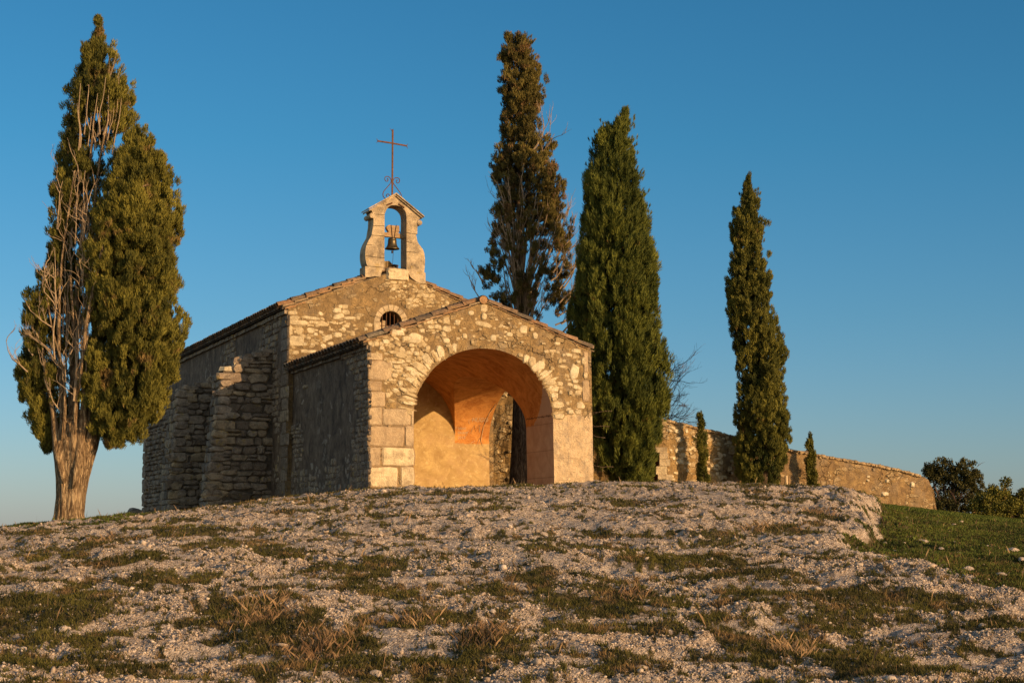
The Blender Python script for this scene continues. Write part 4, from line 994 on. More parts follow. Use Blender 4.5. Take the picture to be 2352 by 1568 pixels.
# joints, sill, coping, volutes
mb = MB()
sx0, sz0 = fb(465, 1440); sx1, sz1 = fb(780, 1285)
stone(mb, ((sx0 + sx1) / 2, B0, zl((sz0 + sz1) / 2)), (1, 0, 0), (0, 0, 1), (0, -1, 0), 0, 0, sx1 - sx0, sz1 - sz0, .05, 0, .9, .03, sq=.95)
mb.box(sx0, sx1, B0, B1 - .03, zl(sz0), zl(sz1 - .01), .8)
mb.obj('sill_block', [M_ashl], belfry)
def cope(mb, A_, B_, th, d0, d1, k):
    for i in range(k):
        t0, t1 = i / k, (i + .985) / k; a0, a1 = A_[0] + (B_[0] - A_[0]) * t0, A_[0] + (B_[0] - A_[0]) * t1; b0, b1 = A_[1] + (B_[1] - A_[1]) * t0, A_[1] + (B_[1] - A_[1]) * t1
        P = [(a0, b0), (a1, b1), (a1, b1 + th), (a0, b0 + th)]
        mb.prism(P, lambda a, b: (a, d0, zl(b)), lambda a, b: (a, d1, zl(b)), tint=RU(.2, .9))
apx = fb(585, 150); lt = fb(206, 378); rt = fb(990, 490)
mb = MB(); cope(mb, (lt[0] - .06, lt[1] - .02), apx, .05, B0 - .05, B1 + .05, 4); cope(mb, (rt[0] + .01, rt[1] - .01), apx, .05, B0 - .05, B1 + .05, 5)
cope(mb, (lt[0] - .09, lt[1] + .03), (apx[0], apx[1] + .05), .035, B0 - .09, B1 + .09, 5); cope(mb, (rt[0] + .05, rt[1] + .02), (apx[0], apx[1] + .05), .035, B0 - .09, B1 + .09, 6)
vl = fb(222, 450); vr = fb(958, 562)
for (vx, vz) in (vl, vr): mb.tube([(vx, B0 - .02, zl(vz)), (vx, B1 + .02, zl(vz))], .072, 16, .5)
mb.obj('coping', [M_bel], belfry, sharp=30)
mb = MB()
for (x0, y0, x1, y1) in [(243,606,415,612),(214,752,415,768),(140,900,230,906),(120,1075,415,1105),(118,1228,400,1252),(757,716,925,740),(757,852,840,872),(757,1008,920,1022),(246,425,415,440)]:
    a = fb(x0, y0); b = fb(x1, y1); mb.tube([(a[0], B0 - .001, zl(a[1])), (b[0], B0 - .001, zl(b[1]))], .0065, 4, cap=False)
absorb(belfry, mb, M_dark)
for (x0, y0, x1, y1) in [(450, 290, 535, 255), (632, 272, 722, 330)]:
    mb = MB(); a = fb(x0, y0); b = fb(x1, y1); mb.tube([(a[0], B0 - .015, zl(a[1])), (b[0], B0 - .015, zl(b[1]))], .02, 4); mb.obj('iron_tie', [M_rust], belfry)
# bell with its yoke
WB = 7.30
def bb(cx, cy): return fb(cx, cy, WB)
bu, btz = bb(540, 795); br = (bb(648, 970)[0] - bb(430, 970)[0]) / 2; bbz = bb(540, 968)[1]; H_ = btz - bbz
mb = MB(); mb.lathe([(0.001, zl(btz)), (br * .48, zl(btz - .01)), (br * .56, zl(btz - H_ * .06)), (br * .57, zl(btz - H_ * .22)), (br * .60, zl(btz - H_ * .24)), (br * .60, zl(btz - H_ * .28)), (br * .60, zl(btz - H_ * .45)), (br * .67, zl(btz - H_ * .65)),
          (br * .78, zl(btz - H_ * .80)), (br * .93, zl(btz - H_ * .90)), (br, zl(btz - H_ * .97)), (br * .99, zl(bbz)), (br * .88, zl(bbz + .012)), (br * .6, zl(bbz + H_ * .3)), (br * .4, zl(btz - .04)), (.001, zl(btz - .04))], bu, WB)
bell = mb.obj('bell', [M_bronze], belfry, sharp=50)
mb = MB(); cz = bb(540, 1030)[1]; mb.tube([(bu, WB, zl(btz - .05)), (bu, WB, zl(cz + .06))], .012, 6); mb.tube([(bu, WB, zl(cz + .07)), (bu, WB, zl(cz + .03)), (bu, WB, zl(cz))], [.02, .028, .018], 8); mb.obj('clapper', [M_iron], belfry)
y0_ = bb(540, 785)[1]; y1_ = bb(540, 720)[1]; y2_ = bb(540, 612)[1]
mb = MB(); ul_ = bb(400, 750)[0]; urr = bb(700, 750)[0]
mb.prism([(ul_, y0_ + .005), (urr + .04, y0_ - .02), (urr + .04, y0_ + .045), (bb(640, 0)[0] - .02, y1_), (bb(645, 0)[0], y1_ + .08), (bb(640, 0)[0], y2_ + .02), (bb(600, 0)[0], y2_ + .01), (bb(480, 0)[0], y2_ + .02), (bb(448, 0)[0], y2_ - .03), (bb(448, 0)[0], y2_ - .08), (bb(478, 0)[0], y1_ + .04), (bb(478, 0)[0], y1_), (ul_, y1_)],
         lambda a, b: (a, WB - .07, zl(b)), lambda a, b: (a, WB + .07, zl(b)))
mb.obj('bell_yoke', [M_wood], belfry)
mb = MB()
for xa, xb in ((512, 530), (592, 560)):
    a = bb(xa, 600); b = bb(xb, 790); mb.tube([(a[0], WB - .08, zl(a[1])), (b[0], WB - .08, zl(b[1]))], .011, 6)
a = bb(635, 690); b = bb(660, 750); mb.tube([(a[0], WB - .03, zl(a[1])), (a[0] + .04, WB - .03, zl(a[1] - .02)), (b[0], WB - .03, zl(b[1]))], .012, 6)
mb.tube([(ul_ - .05, WB, zl(y0_ + .04)), (ul_ + .05, WB, zl(y0_ + .04))], .016, 6); mb.tube([(urr, WB, zl(y0_ + .02)), (urr + .12, WB, zl(y0_ + .02))], .02, 6)
mb.obj('yoke_strap', [M_iron], belfry)
mb = MB(); a = bb(568, 985); b = bb(562, 1215); mb.tube([(a[0], WB + .05, zl(a[1] + .05)), (b[0], WB + .12, zl(b[1] - .05))], .006, 5); mb.obj('bell_rope', [M_iron], belfry)
# small capped pipe behind the gable
wv = 8.3; vu, vz = fb(568, 1215, wv); _, vb = fb(568, 1290, wv)
mb = MB(); mb.lathe([(.001, zl(vz + .03)), (.13, zl(vz)), (.13, zl(vz - .02)), (.001, zl(vz - .02))], vu, wv, 12)
for k in range(4): mb.box(vu + (-.09 if k % 2 else .07), vu + (-.07 if k % 2 else .09), wv + (-.09 if k < 2 else .07), wv + (-.07 if k < 2 else .09), zl(vb - .15), zl(vz - .01))
mb.lathe([(.06, zl(vz - .03)), (.06, zl(vb - .4)), (.001, zl(vb - .4))], vu, wv, 12)
mb.obj('roof_vent', [M_rust], nr)
# hump of mortar seen through the opening
mb = MB(); a = fb(415, 1170, 7.9); b = fb(560, 1290, 7.9)
mb.prism([(a[0] - .3, a[1] - .5), (a[0] - .3, a[1] - .02), (a[0] + .06, a[1]), (b[0], b[1]), (b[0] + .3, b[1] - .5)], lambda a_, b_: (a_, 7.6, zl(b_)), lambda a_, b_: (a_, 8.3, zl(b_)), m=0)
mb.obj('ridge_mortar', [M_nave], nr)

# --- iron cross
def qc(cx, cy): return (1400 + cx / 5.226) / 1.6327, (460 + cy / 5.226) / 1.6327
WC = 7.28
def cc(cx, cy): return onfront(*qc(cx, cy), w_=WC)
cro = MB()
b_ = cc(370, 1445); t_ = cc(363, 145); cx_, cz_ = cc(366, 405)
cro.box(b_[0] - .022, b_[0] + .022, WC - .015, WC + .015, zl(b_[1] - .1), zl(t_[1]), .5)
la = cc(85, 362); ra = cc(655, 458); th_ = math.radians(0)
# the arms turn slightly out of the wall's plane, the right one away from the slope
al = (cx_ - la[0]); ar = (ra[0] - cx_); dzL = la[1] - cz_; dzR = ra[1] - cz_
turn = .55
cro.prism([(-.0, -.02), (0, .02), (1, .02), (1, -.02)], lambda a, b: (cx_ - al * a * 1.0, WC - .02 - turn * .0 * a, zl(cz_ + dzL * a + b)), lambda a, b: (cx_ - al * a, WC + .01, zl(cz_ + dzL * a + b)))
cro.prism([(-.0, -.02), (0, .02), (1, .02), (1, -.02)], lambda a, b: (cx_ + ar * a, WC - .02, zl(cz_ + dzR * a + b)), lambda a, b: (cx_ + ar * a, WC + .01, zl(cz_ + dzR * a + b)))
def curl(cx0, cz0, dx, dz, px_, pz_, sgn):
    P = [(cx0, cz0)];
    for t in np.linspace(0, 1, 6)[1:]: P.append((cx0 + dx * t + px_ * sgn * t * t, cz0 + dz * t + pz_ * sgn * t * t))
    cro.tube([(a, WC, zl(b)) for a, b in P], [.014, .013, .011, .009, .007, .005], 5)
for s_ in (1, -1):
    curl(t_[0], t_[1] - .02, 0, .05, .06, 0, s_); curl(la[0] + .02, la[1], -.05, .006, 0, .07, s_); curl(ra[0] - .02, ra[1], .05, -.006, 0, .07, s_)
cross = cro.obj('cross', [M_rust], chapel)
mb = MB()
def scroll(pts, r=.012): mb.tube([(cc(*p)[0], WC, zl(cc(*p)[1])) for p in catmull(pts, 4)], r, 6)
scroll([(268,1110),(280,1100),(290,1120),(275,1150),(245,1145),(224,1105),(238,1065),(280,1055),(325,1080),(350,1140),(335,1190),(270,1270),(210,1340),(188,1400),(200,1455),(240,1492),(290,1490),(320,1455),(312,1415),(285,1400),(258,1415),(258,1440),(275,1452)])
scroll([(475,1135),(460,1125),(448,1150),(465,1180),(500,1178),(516,1135),(500,1095),(450,1080),(410,1100),(385,1150),(400,1200),(450,1270),(510,1350),(545,1410),(552,1450),(540,1495)])
mb.obj('scroll', [M_rust], cross)

# ------------------------------------------------------------------ yard wall
def wallpt(X, Y): return (X - PCX) / FPX * Y
WX = [1000, 1120, 1200, 1365, 1440, 1486, 1514, 1530, 1560, 1610, 1640, 1690, 1750, 1820, 1880, 1940, 2000, 2060, 2100, 2118, 2130, 2138, 2144, 2147, 2149]
WY = [53.0, 52.5, 52.2, 51.6, 51.3, 51.12, 51.0, 51.0, 51.3, 51.8, 52.1, 52.7, 53.2, 53.8, 54.3, 54.8, 55.3, 55.8, 56.1, 56.25, 56.35, 56.42, 56.47, 56.5, 56.52]
WT = [870, 878, 888, 918, 940, 952, 960, 964, 972, 984, 990, 1004, 1018, 1034, 1045, 1056, 1066, 1078, 1088, 1095, 1102, 1112, 1128, 1148, 1175]
def wall_piece(mb, Xa, Xb, zlo=None, rough=.09, th=.5, step=.12, mfun=None):
    n = max(2, int((Xb - Xa) / FPX * 53 / step)); Xs = np.linspace(Xa, Xb, n)
    Ys = np.interp(Xs, WX, WY); Ts = np.interp(Xs, WX, WT); xs = wallpt(Xs, Ys)
    tx = np.gradient(xs); ty = np.gradient(Ys); l = np.hypot(tx, ty); nx_, ny_ = ty / l, -tx / l      # towards the camera
    K = 16; rows = []
    for i in range(n):
        zt = row_z(Ts[i], Ys[i]) + .05 * mnoise.noise(Vector((xs[i] * 2.2, 0, 1))) + .035 * mnoise.noise(Vector((xs[i] * 7, 0, 1)))
        zb = -.6 if zlo is None else row_z(zlo, Ys[i]); row = []
        for k in range(K + 1):
            z = zb + (zt - zb) * k / K; r = rough * mnoise.noise(Vector((xs[i] * 2.5, Ys[i], z * 2.5))) + .5 * rough * mnoise.noise(Vector((xs[i] * 8, 0, z * 8)))
            if k == K: r -= .06
            row.append((xs[i] + nx_[i] * r, Ys[i] + ny_[i] * r, z))
        row.append((xs[i] - nx_[i] * th * .5, Ys[i] - ny_[i] * th * .5, zt + .07 + .03 * mnoise.noise(Vector((xs[i] * 4, 7, 1)))))
        row.append((xs[i] - nx_[i] * th, Ys[i] - ny_[i] * th, zt)); row.append((xs[i] - nx_[i] * th, Ys[i] - ny_[i] * th, zb)); rows.append(row)
    m_ = len(rows[0]); V = [p for r in rows for p in r]; F = []; mi = []
    b = len(mb.v)
    for i in range(n - 1):
        for k in range(m_):
            k2 = (k + 1) % m_; F.append((i * m_ + k, (i + 1) * m_ + k, (i + 1) * m_ + k2, i * m_ + k2))
    mb.add(V, F, .5, 0)
    for k in range(len(F)):
        i = k // m_; X = Xs[i]; mb.m[len(mb.m) - len(F) + k] = mfun(X) if mfun else 0
    for e, o_ in ((0, 1), (n - 1, 0)):
        f = tuple(b + e * m_ + k for k in range(m_)); mb.f.append(f if o_ else f[::-1]); mb.m.append(0)
M_cop = mat_stone('weathered coping', [(.28, .19, .10), (.40, .28, .15), (.50, .37, .21)], 6, (.12, .085, .05), .6)
wl = empty('yard_wall', (wallpt(1750, 53), 53, .9), label='long old rendered stone wall running from behind the chapel to the right', cat='wall')
mb = MB(); mf = lambda X: 1 if X < 1655 else 0
wall_piece(mb, 1000, 1486, mfun=mf); wall_piece(mb, 1486, 1514, zlo=1038, mfun=mf); wall_piece(mb, 1514, 2149.5, mfun=mf)
def wst(mb, X, py, w_, h_, rot=0, prot=.02, t=None, jag=.14, sq=.72, m=0):
    Y = float(np.interp(X, WX, WY)); x = wallpt(X, Y); z = row_z(py, Y); k = Y / FPX
    X2 = X + 5; Y2 = float(np.interp(X2, WX, WY)); d = Vector((wallpt(X2, Y2) - x, Y2 - Y, 0)).normalized(); n_ = Vector((d.y, -d.x, 0))
    stone(mb, (x, Y, z), tuple(d), (0, 0, 1), tuple(n_), 0, 0, w_ * k, h_ * k, prot, rot, R() if t is None else t, jag, sq=sq, m=m)
for k in range(120):
    X = RU(1532, 1690) if R() < .8 else RU(1100, 1200); T = float(np.interp(X, WX, WT)); py = RU(T + 4, 1106); wst(mb, X, py, RU(5, 15), RU(4, 9), RU(-.3, .3), RU(.02, .06), RU(.1, 1), m=2)
for k in range(26):
    X = RU(1820, 2130); T = float(np.interp(X, WX, WT)); py = RU(T + 4, T + 90); wst(mb, X, py, RU(2, 7), RU(2, 5), RU(-.3, .3), RU(.01, .03), RU(.0, .5), m=2)
for X, py, a, b_ in [(2092, 1112, 11, 12), (1991, 1094, 9, 5), (1990, 1103, 7, 5), (2035, 1104, 8, 7), (2030, 1134, 16, 9), (1955, 1140, 14, 8), (1553, 990, 14, 10), (1575, 990, 10, 10), (1558, 1010, 14, 13), (1560, 1060, 22, 12), (1552, 1035, 10, 10), (1568, 1045, 12, 10), (1545, 1052, 10, 9), (1580, 1080, 20, 7)]:
    wst(mb, X, py, a, b_, 0, .05, .95, m=2)
for k in range(150):
    X = 1540 + k * 4.05 + RU(-1, 1); T = float(np.interp(X, WX, WT))
    if X < 2112: wst(mb, X, T + RU(0, 2), RU(4, 11), RU(3, 6), RU(-.2, .2), RU(.01, .05), R(), m=3)
wl_o = mb.obj('wall_body', [M_wall, M_wallst, M_pale, M_cop], None); wl_o.parent = wl; wl_o.matrix_parent_inverse = Matrix.Translation(wl.location).inverted()
px_, py_ = 1677.7, 1086.5; Yp = float(np.interp(px_, WX, WY)); pp_ = Vector(at(px_, py_, Yp)); dp_ = Vector((-.35, -.93, 0)).normalized()
mb = MB(); mb.tube([pp_ - dp_ * .3, pp_ + dp_ * .10], .055, 16, cap=False); mb.tube([pp_ + dp_ * .10, pp_ - dp_ * .3], .042, 16, cap=False)
d_ = mb.obj('sky_hole_ring', [M_board], None); d_.parent = wl; d_.matrix_parent_inverse = wl_o.matrix_parent_inverse  # pale tube end, added in place of bright sky showing through a hole
# gateway jamb of dressed blocks and its reddish door leaf, half hidden by the big cypress
mb = MB()
for (X0, X1, y0, y1) in [(1514, 1534, 1040, 1054), (1514, 1538, 1054.6, 1070), (1506, 1531, 1070.6, 1089), (1510, 1543, 1089.6, 1110), (1498, 1532, 1027, 1039.4)]:
    Y = 50.9; x0, x1 = wallpt(X0, Y), wallpt(X1, Y); z1, z0 = row_z(y0, Y), row_z(y1, Y); mb.box(x0, x1, Y - .07 + RU(-.02, .02), Y + .5, z0, z1, RU(.6, 1))
j_ = mb.obj('gate_jamb', [M_ashl], None); j_.parent = wl; j_.matrix_parent_inverse = wl_o.matrix_parent_inverse
mb = MB()
for i in range(5):
    X0 = 1484 + i * 6; mb.box(wallpt(X0, 51.4), wallpt(X0 + 5.8, 51.4), 51.35, 51.40, .5, row_z(1036, 51.4), R())
M_door = mat_simple('red brown door boards', (.16, .055, .025), (.26, .10, .05), 8, .006)
j_ = mb.obj('gate_door', [M_door], None); j_.parent = wl; j_.matrix_parent_inverse = wl_o.matrix_parent_inverse

# ------------------------------------------------------------------ trees
def leaves(cent, nper, spread, ll, lw, upf, outf, seed, out_dir, tint_c, droop=0.0):
    """cent (k,3) clump centres; out_dir (k,3); returns leaf quads"""
    r = np.random.default_rng(seed); k = len(cent); n = k * nper
    c = np.repeat(cent, nper, 0); od = np.repeat(out_dir, nper, 0); sp = np.repeat(spread, nper, 0)
    d0 = r.normal(size=(n, 3)); d0 /= np.linalg.norm(d0, axis=1, keepdims=True)
    rr = r.random(n)[:, None] ** .45
    p = c + d0 * rr * sp
    d = r.normal(size=(n, 3)) * .55 + np.array([0, 0, 1.0]) * upf + od * outf + d0 * .5
    d /= np.linalg.norm(d, axis=1, keepdims=True)
    s_ = np.cross(d, r.normal(size=(n, 3))); s_ /= np.linalg.norm(s_, axis=1, keepdims=True) + 1e-9
    l = ll * (.6 + .8 * r.random(n))[:, None]; w_ = lw * (.6 + .8 * r.random(n))[:, None]
    V = np.stack([p - d * l * .5, p + s_ * w_, p + d * l * .5, p - s_ * w_], 1)
    t = np.clip(np.repeat(tint_c, nper) + (r.random(n) - .5) * .35, 0, 1)
    return V.reshape(-1, 3), np.arange(n * 4).reshape(n, 4), np.repeat(t, 4)
def crown_clumps(rows, Y, k, seed, kd=.85, lump=.16, inner=.25, mask=None, flame=True, rag=.06, tuft=1.0, tsz=1.0, vel=1.7):
    """rows of (picture y, left x, right x); a bent body of revolution filled with clump centres"""
    r = np.random.default_rng(seed); rows = sorted(rows, key=lambda a: -a[0])
    zs = np.array([row_z(a[0], Y) for a in rows]); xc = np.array([(a[1] + a[2]) / 2 for a in rows]); hw = np.array([(a[2] - a[1]) / 2 for a in rows]) * Y / FPX
    xc = (xc - PCX) / FPX * Y
    zz = np.linspace(zs[0], zs[-1], 400); rad = np.interp(zz, zs, hw); cdf = np.cumsum(rad + .05); cdf /= cdf[-1]
    z = np.interp(r.random(k), cdf, zz); R0 = np.interp(z, zs, hw); X0 = np.interp(z, zs, xc); th = r.random(k) * 2 * math.pi
    R0 = R0 * (1 + .10 * pn(z * 1.1 + 3, np.cos(th) * .7 + seed, seed + 5) + .08 * pn(z * 2.7, np.cos(th) * 1.2 + seed, seed + 6))
    aa = th * R0; lp = 1 - np.abs(pn(aa / .40 + 40, z / .62 + np.sin(th) * .4, seed)) * 2.2
    nz = lp * .8 + .5 * pn(aa / 1.1 + 9, z / 1.5, seed + 1) + .3 * pn(aa / .2 + 7, z / .3, seed + 2)
    q = np.where(r.random(k) < .5, r.random(k) * .7, .62 + .2 * r.random(k))
    rho = np.maximum(R0 - .06, .02) * q * (1 + lump * nz)
    P = np.stack([X0 + np.cos(th) * rho, Y + np.sin(th) * rho * kd, z], -1)
    # billows: flame shaped tufts set over the surface, uneven in size and reach
    kt = int(k * tuft / 20); idt = r.choice(k, kt, replace=False); big = r.random(kt)
    rt = (.10 + .17 * big ** 1.5) * tsz * 1.25 * np.clip(R0[idt] / .5, .3, 1.2)
    tr = np.maximum(R0[idt] - rt * 1.25, .01) * (1 + np.clip(r.normal(size=kt), -1.6, 1.1) * rag * .8)
    tc = np.stack([X0[idt] + np.cos(th[idt]) * tr, Y + np.sin(th[idt]) * tr * kd, z[idt]], -1)
    dn = r.normal(size=(kt, 15, 3)); dn /= np.linalg.norm(dn, axis=2, keepdims=True)
    od_t = np.stack([np.cos(th[idt]), np.sin(th[idt]), np.zeros(kt)], -1)
    dn = dn + od_t[:, None, :] * .55; sc_ = (.8 + .22 * r.random((kt, 15)))[..., None]
    q3 = dn * sc_ * rt[:, None, None]; q3[..., 2] *= vel; q3[..., 2] += (q3[..., 0] * od_t[:, None, 0] + q3[..., 1] * od_t[:, None, 1]) * .5
    PT = (tc[:, None, :] + q3).reshape(-1, 3); OT = (dn * .7 + od_t[:, None, :] * .5).reshape(-1, 3)
    zz_ = np.clip(PT[:, 2], zs[0], zs[-1] + .03); PT[:, 2] = zz_
    P = np.concatenate([P[:int(k * .55)], PT]); th = np.concatenate([th[:int(k * .55)], np.repeat(th[idt], 15)]); R0 = np.concatenate([R0[:int(k * .55)], np.repeat(R0[idt], 15)])
    lp = np.ones(len(P)); global TUFT_T; TUFT_T = np.concatenate([r.random(int(k * .55)) * .3, np.repeat(.2 + .7 * r.random(kt), 15) + .1 * r.random(kt * 15)])
    od = np.concatenate([np.stack([np.cos(th[:int(k * .55)]), np.sin(th[:int(k * .55)]), np.zeros(int(k * .55))], -1), OT]); k = len(P)
    if mask is not None:
        px, py = proj_y(P[:, 0], P[:, 1], P[:, 2]); keep = mask(px, py, P[:, 1] < Y + .25 * R0, r); P, od = P[keep], od[keep]; TUFT_T = TUFT_T[keep]
    if tuft == 1.0 and len(P) > 900:      # drop tufts that hang free of the crown
        keep = np.array([(((P - p) ** 2).sum(1) < .16).sum() for p in P]) >= 24
        P, od, TUFT_T = P[keep], od[keep], TUFT_T[keep]
    return P, od, TUFT_T
def sprays(rows, Y, n, seed, ln=.35, side=None, nleaf=26):
    r = np.random.default_rng(seed); out = []; dirs = []
    rr = sorted(rows, key=lambda a: -a[0]); zs = [row_z(a[0], Y) for a in rr]
    for i in range(n):
        z = zs[0] + (zs[-1] - zs[0]) * .93 * r.random(); s_ = side or (1 if r.random() < .6 else -1); th_ = max(-1, min(1, r.normal() * .5))
        a, b = np.interp(z, zs, [q[1] for q in rr]), np.interp(z, zs, [q[2] for q in rr]); h = (b - a) / 2 * Y / FPX; cx = ((a + b) / 2 - PCX) / FPX * Y
        p = np.array([cx + s_ * math.cos(th_) * (h * .62 - .08), Y + math.sin(th_) * h, z]); L_ = ln * (.5 + .8 * r.random()); d = np.array([s_ * (.35 + .4 * r.random()) + .15, math.sin(th_) * .4, .9]); d /= np.linalg.norm(d)
        for k in range(5): out.append(p + d * L_ * k / 4 + np.array([s_ * .02 * k * k * .3, 0, 0])); dirs.append(d * (1 + .1 * k))
    out = np.array(out); dirs = np.array(dirs); k = np.tile(np.arange(5), n); sp = np.stack([.075 - .014 * k] * 2 + [.10 - .012 * k], -1)
    return leaves(out, nleaf, sp, .12, .0065, .4, 1.5, seed + 1, dirs, .25 + .6 * r.random(len(out)))
def foliage(name, sets, mat, parent):
    Vs, Fs, Ts = joinb(sets); me = np_mesh(name, Vs, Fs, mat, {'tint': Ts})
    o_ = link(name, me, parent); o_.matrix_parent_inverse = Matrix.Translation(parent.location).inverted(); return o_
def adopt(o_, parent): o_.parent = parent; o_.matrix_parent_inverse = Matrix.Translation(parent.location).inverted(); return o_
def px_path(pts, Y, dy=0.0): return [((x - PCX) / FPX * Y, Y + dy + (p[2] if len(p) > 2 else 0), row_z(p[1], Y)) for p in pts for x in (p[0],)]
def trunk_mesh(mb, prof, Y, flute=.10, seed=1, n=40):
    """prof rows (picture y, left x, right x)"""
    prof = sorted(prof, key=lambda a: -a[0]); zs = [row_z(a[0], Y) for a in prof]; xc = [((a[1] + a[2]) / 2 - PCX) / FPX * Y for a in prof]; hw = [(a[2] - a[1]) / 2 * Y / FPX for a in prof]
    b = len(mb.v); zz = np.linspace(zs[0] - .3, zs[-1], 40)
    for z in zz:
        x, h = np.interp(z, zs, xc), np.interp(z, zs, hw)
        for k in range(n):
            a = 2 * math.pi * k / n; tw = a + (z - zs[0]) * .25
            r_ = h * (1 + flute * (abs(math.sin(tw * 3.5 + seed)) * .9 + abs(math.sin(tw * 8.5 + seed * 2 + .6 * math.sin(z * 1.5))) * .45 - .85) + flute * .8 * mnoise.noise(Vector((math.cos(tw) * 2.5, math.sin(tw) * 2.5, z * .35 + seed))) + .03 * mnoise.noise(Vector((math.cos(tw) * 8, math.sin(tw) * 8, z * 1.2))))
            mb.v.append((x + r_ * math.cos(a), Y + r_ * math.sin(a) * .9, z)); mb.t.append(.5)
    for i in range(len(zz) - 1):
        for k in range(n): k2 = (k + 1) % n; mb.f.append((b + i * n + k, b + i * n + k2, b + (i + 1) * n + k2, b + (i + 1) * n + k)); mb.m.append(0)
def twiggy(mb, p, d, L_, r_, gen, spread=.5, up=.35, kids=3, bend=.25):
    p = Vector(p); d = Vector(d).normalized(); pts = [p]; rad = [r_]; n = 4
    for i in range(n):
        d = (d + Vector((RU(-bend, bend), RU(-bend, bend), RU(-bend, bend) + up * .25))).normalized(); p = p + d * L_ / n; pts.append(p); rad.append(max(.0025, r_ * (1 - .7 * (i + 1) / n)))
    mb.tube(pts, rad, 5 if gen > 0 else 4, cap=False)
    if gen > 0:
        for k in range(kids):
            q = random.choice(pts[1:]); dd = (d + Vector((RU(-1, 1), RU(-1, 1), RU(-.4, .8))) * spread).normalized()
            twiggy(mb, q, dd, L_ * RU(.45, .7), r_ * .5, gen - 1, spread, up, kids, bend)

# --- the old cypress at the left, with its bare grey limbs showing
Y1 = 36.0; bx = (164 - PCX) / FPX * Y1
t1 = empty('cypress_tree', (bx, Y1, tz(bx, Y1)), label='tall old double crowned cypress at the left with bare grey limbs and thick pale trunk', cat='tree', group='cypresses round the chapel')
mb = MB(); trunk_mesh(mb, [(1200, 124, 202), (1185, 131, 197), (1140, 136, 199), (1100, 135, 203), (1060, 131, 211), (1030, 126, 219), (1005, 124, 224), (980, 132, 222), (962, 146, 214), (948, 160, 204), (940, 172, 192)], Y1, .16, 2, 110)
k_ = Y1 / FPX
TUFT_T = None
stems = [([(158, 1110), (142, 1040), (130, 960), (118, 900), (104, 830), (90, 760), (78, 700)], 22, 3, -.25), ([(170, 1120), (172, 900), (168, 760), (176, 600), (186, 450), (196, 330), (203, 220)], 25, 4, -.1),
         ([(180, 1120), (196, 1000), (200, 900), (198, 720), (206, 540), (220, 380), (240, 270)], 22, 3, -.3), ([(182, 1110), (206, 1030), (228, 960), (262, 880), (296, 800), (310, 700)], 30, 5, .05), ([(152, 1012), (148, 900), (138, 760), (140, 620), (152, 500), (165, 400)], 11, 3, -.35),
         ([(200, 900), (212, 760), (232, 640), (262, 520), (300, 462), (345, 440)], 9, 3, -.75), ([(262, 520), (268, 490), (285, 455)], 5, 2, -.75), ([(186, 1000), (186, 940), (190, 860), (178, 760), (165, 640)], 10, 4, -.5), ([(160, 1010), (160, 930), (152, 850), (126, 760), (112, 690)], 8, 2.5, -.45)]
for pts, r0, r1, dy in stems:
    pp = catmull(px_path(pts, Y1, dy), 4); mb.tube(pp, [(r1 + (r0 - r1) * max(0, 1 - i / (len(pp) - 1)) ** 2.6) * k_ * .75 * min(1, .25 + i / 5) for i in range(len(pp))], 9)
adopt(mb.obj('trunk', [M_bark], None, smooth=True), t1)
mb = MB()
for i in range(52):
    x0 = RU(128, 215); y0 = RU(600, 985) if i % 3 else RU(450, 600); ln = RU(70, min(230, y0 - 400)); dr = (x0 - 172) * RU(.0, .3) * (1 if y0 > 700 else .1) + RU(-8, 8); dy = RU(-.75, .35)
    pts = [(x0 + dr * t + RU(-4, 4), y0 - ln * t) for t in (0, .25, .5, .75, 1)]
    pp = catmull(px_path(pts, Y1, dy), 3); r0 = RU(1.0, 3.2); mb.tube(pp, [max(.006, r0 * (1 - .7 * i_ / len(pp))) * k_ if False else max(.005, r0 * k_ * (1 - .75 * i_ / len(pp))) for i_ in range(len(pp))], 5, cap=False)
    for _ in range(3):
        q = random.choice(pp); twiggy(mb, q, (RU(-.8, .4), RU(-.6, .1), RU(.2, 1)), RU(.25, .6), .012, 1, .6, .5, 2, .4)
for i in range(22):   # fan of bare branches in the window of the upper crown
    x0 = RU(185, 250); y0 = RU(300, 370); pts = [(x0 + RU(-6, 6) + (x0 - 205) * .35 * t, y0 - RU(80, 150) * t) for t in (0, .33, .66, 1)]
    pp = catmull(px_path(pts, Y1, RU(-.7, .0)), 3); mb.tube(pp, [max(.004, RU(.010, .018) * (1 - .7 * j / len(pp))) for j in range(len(pp))], 5, cap=False)
for (x0, y0, dx) in [(110, 740, -.9), (85, 700, -.7), (70, 760, -.8), (55, 840, -1), (60, 800, -.9), (120, 820, -.6), (100, 880, -.5), (95, 640, -.5), (140, 860, -.3), (150, 800, .2), (120, 700, -.6), (130, 930, -.6), (100, 790, -.7)]:
    q = px_path([(x0 + 22, y0 + 20)], Y1, RU(-.8, -.3))[0]; twiggy(mb, q, (dx, -.15, .75), RU(.45, .8), .02, 2, .55, .5, 3, .35)
for (x0, y0, dx) in [(238, 160, .35), (246, 145, .3), (255, 170, .25), (250, 200, .3)]:
    q = px_path([(x0 - 8, y0 + 35)], Y1, -.2)[0]; twiggy(mb, q, (dx, -.1, 1), .55, .008, 0, .4, .5, 2, .15)
adopt(mb.obj('bare_branch', [M_twig], None), t1)
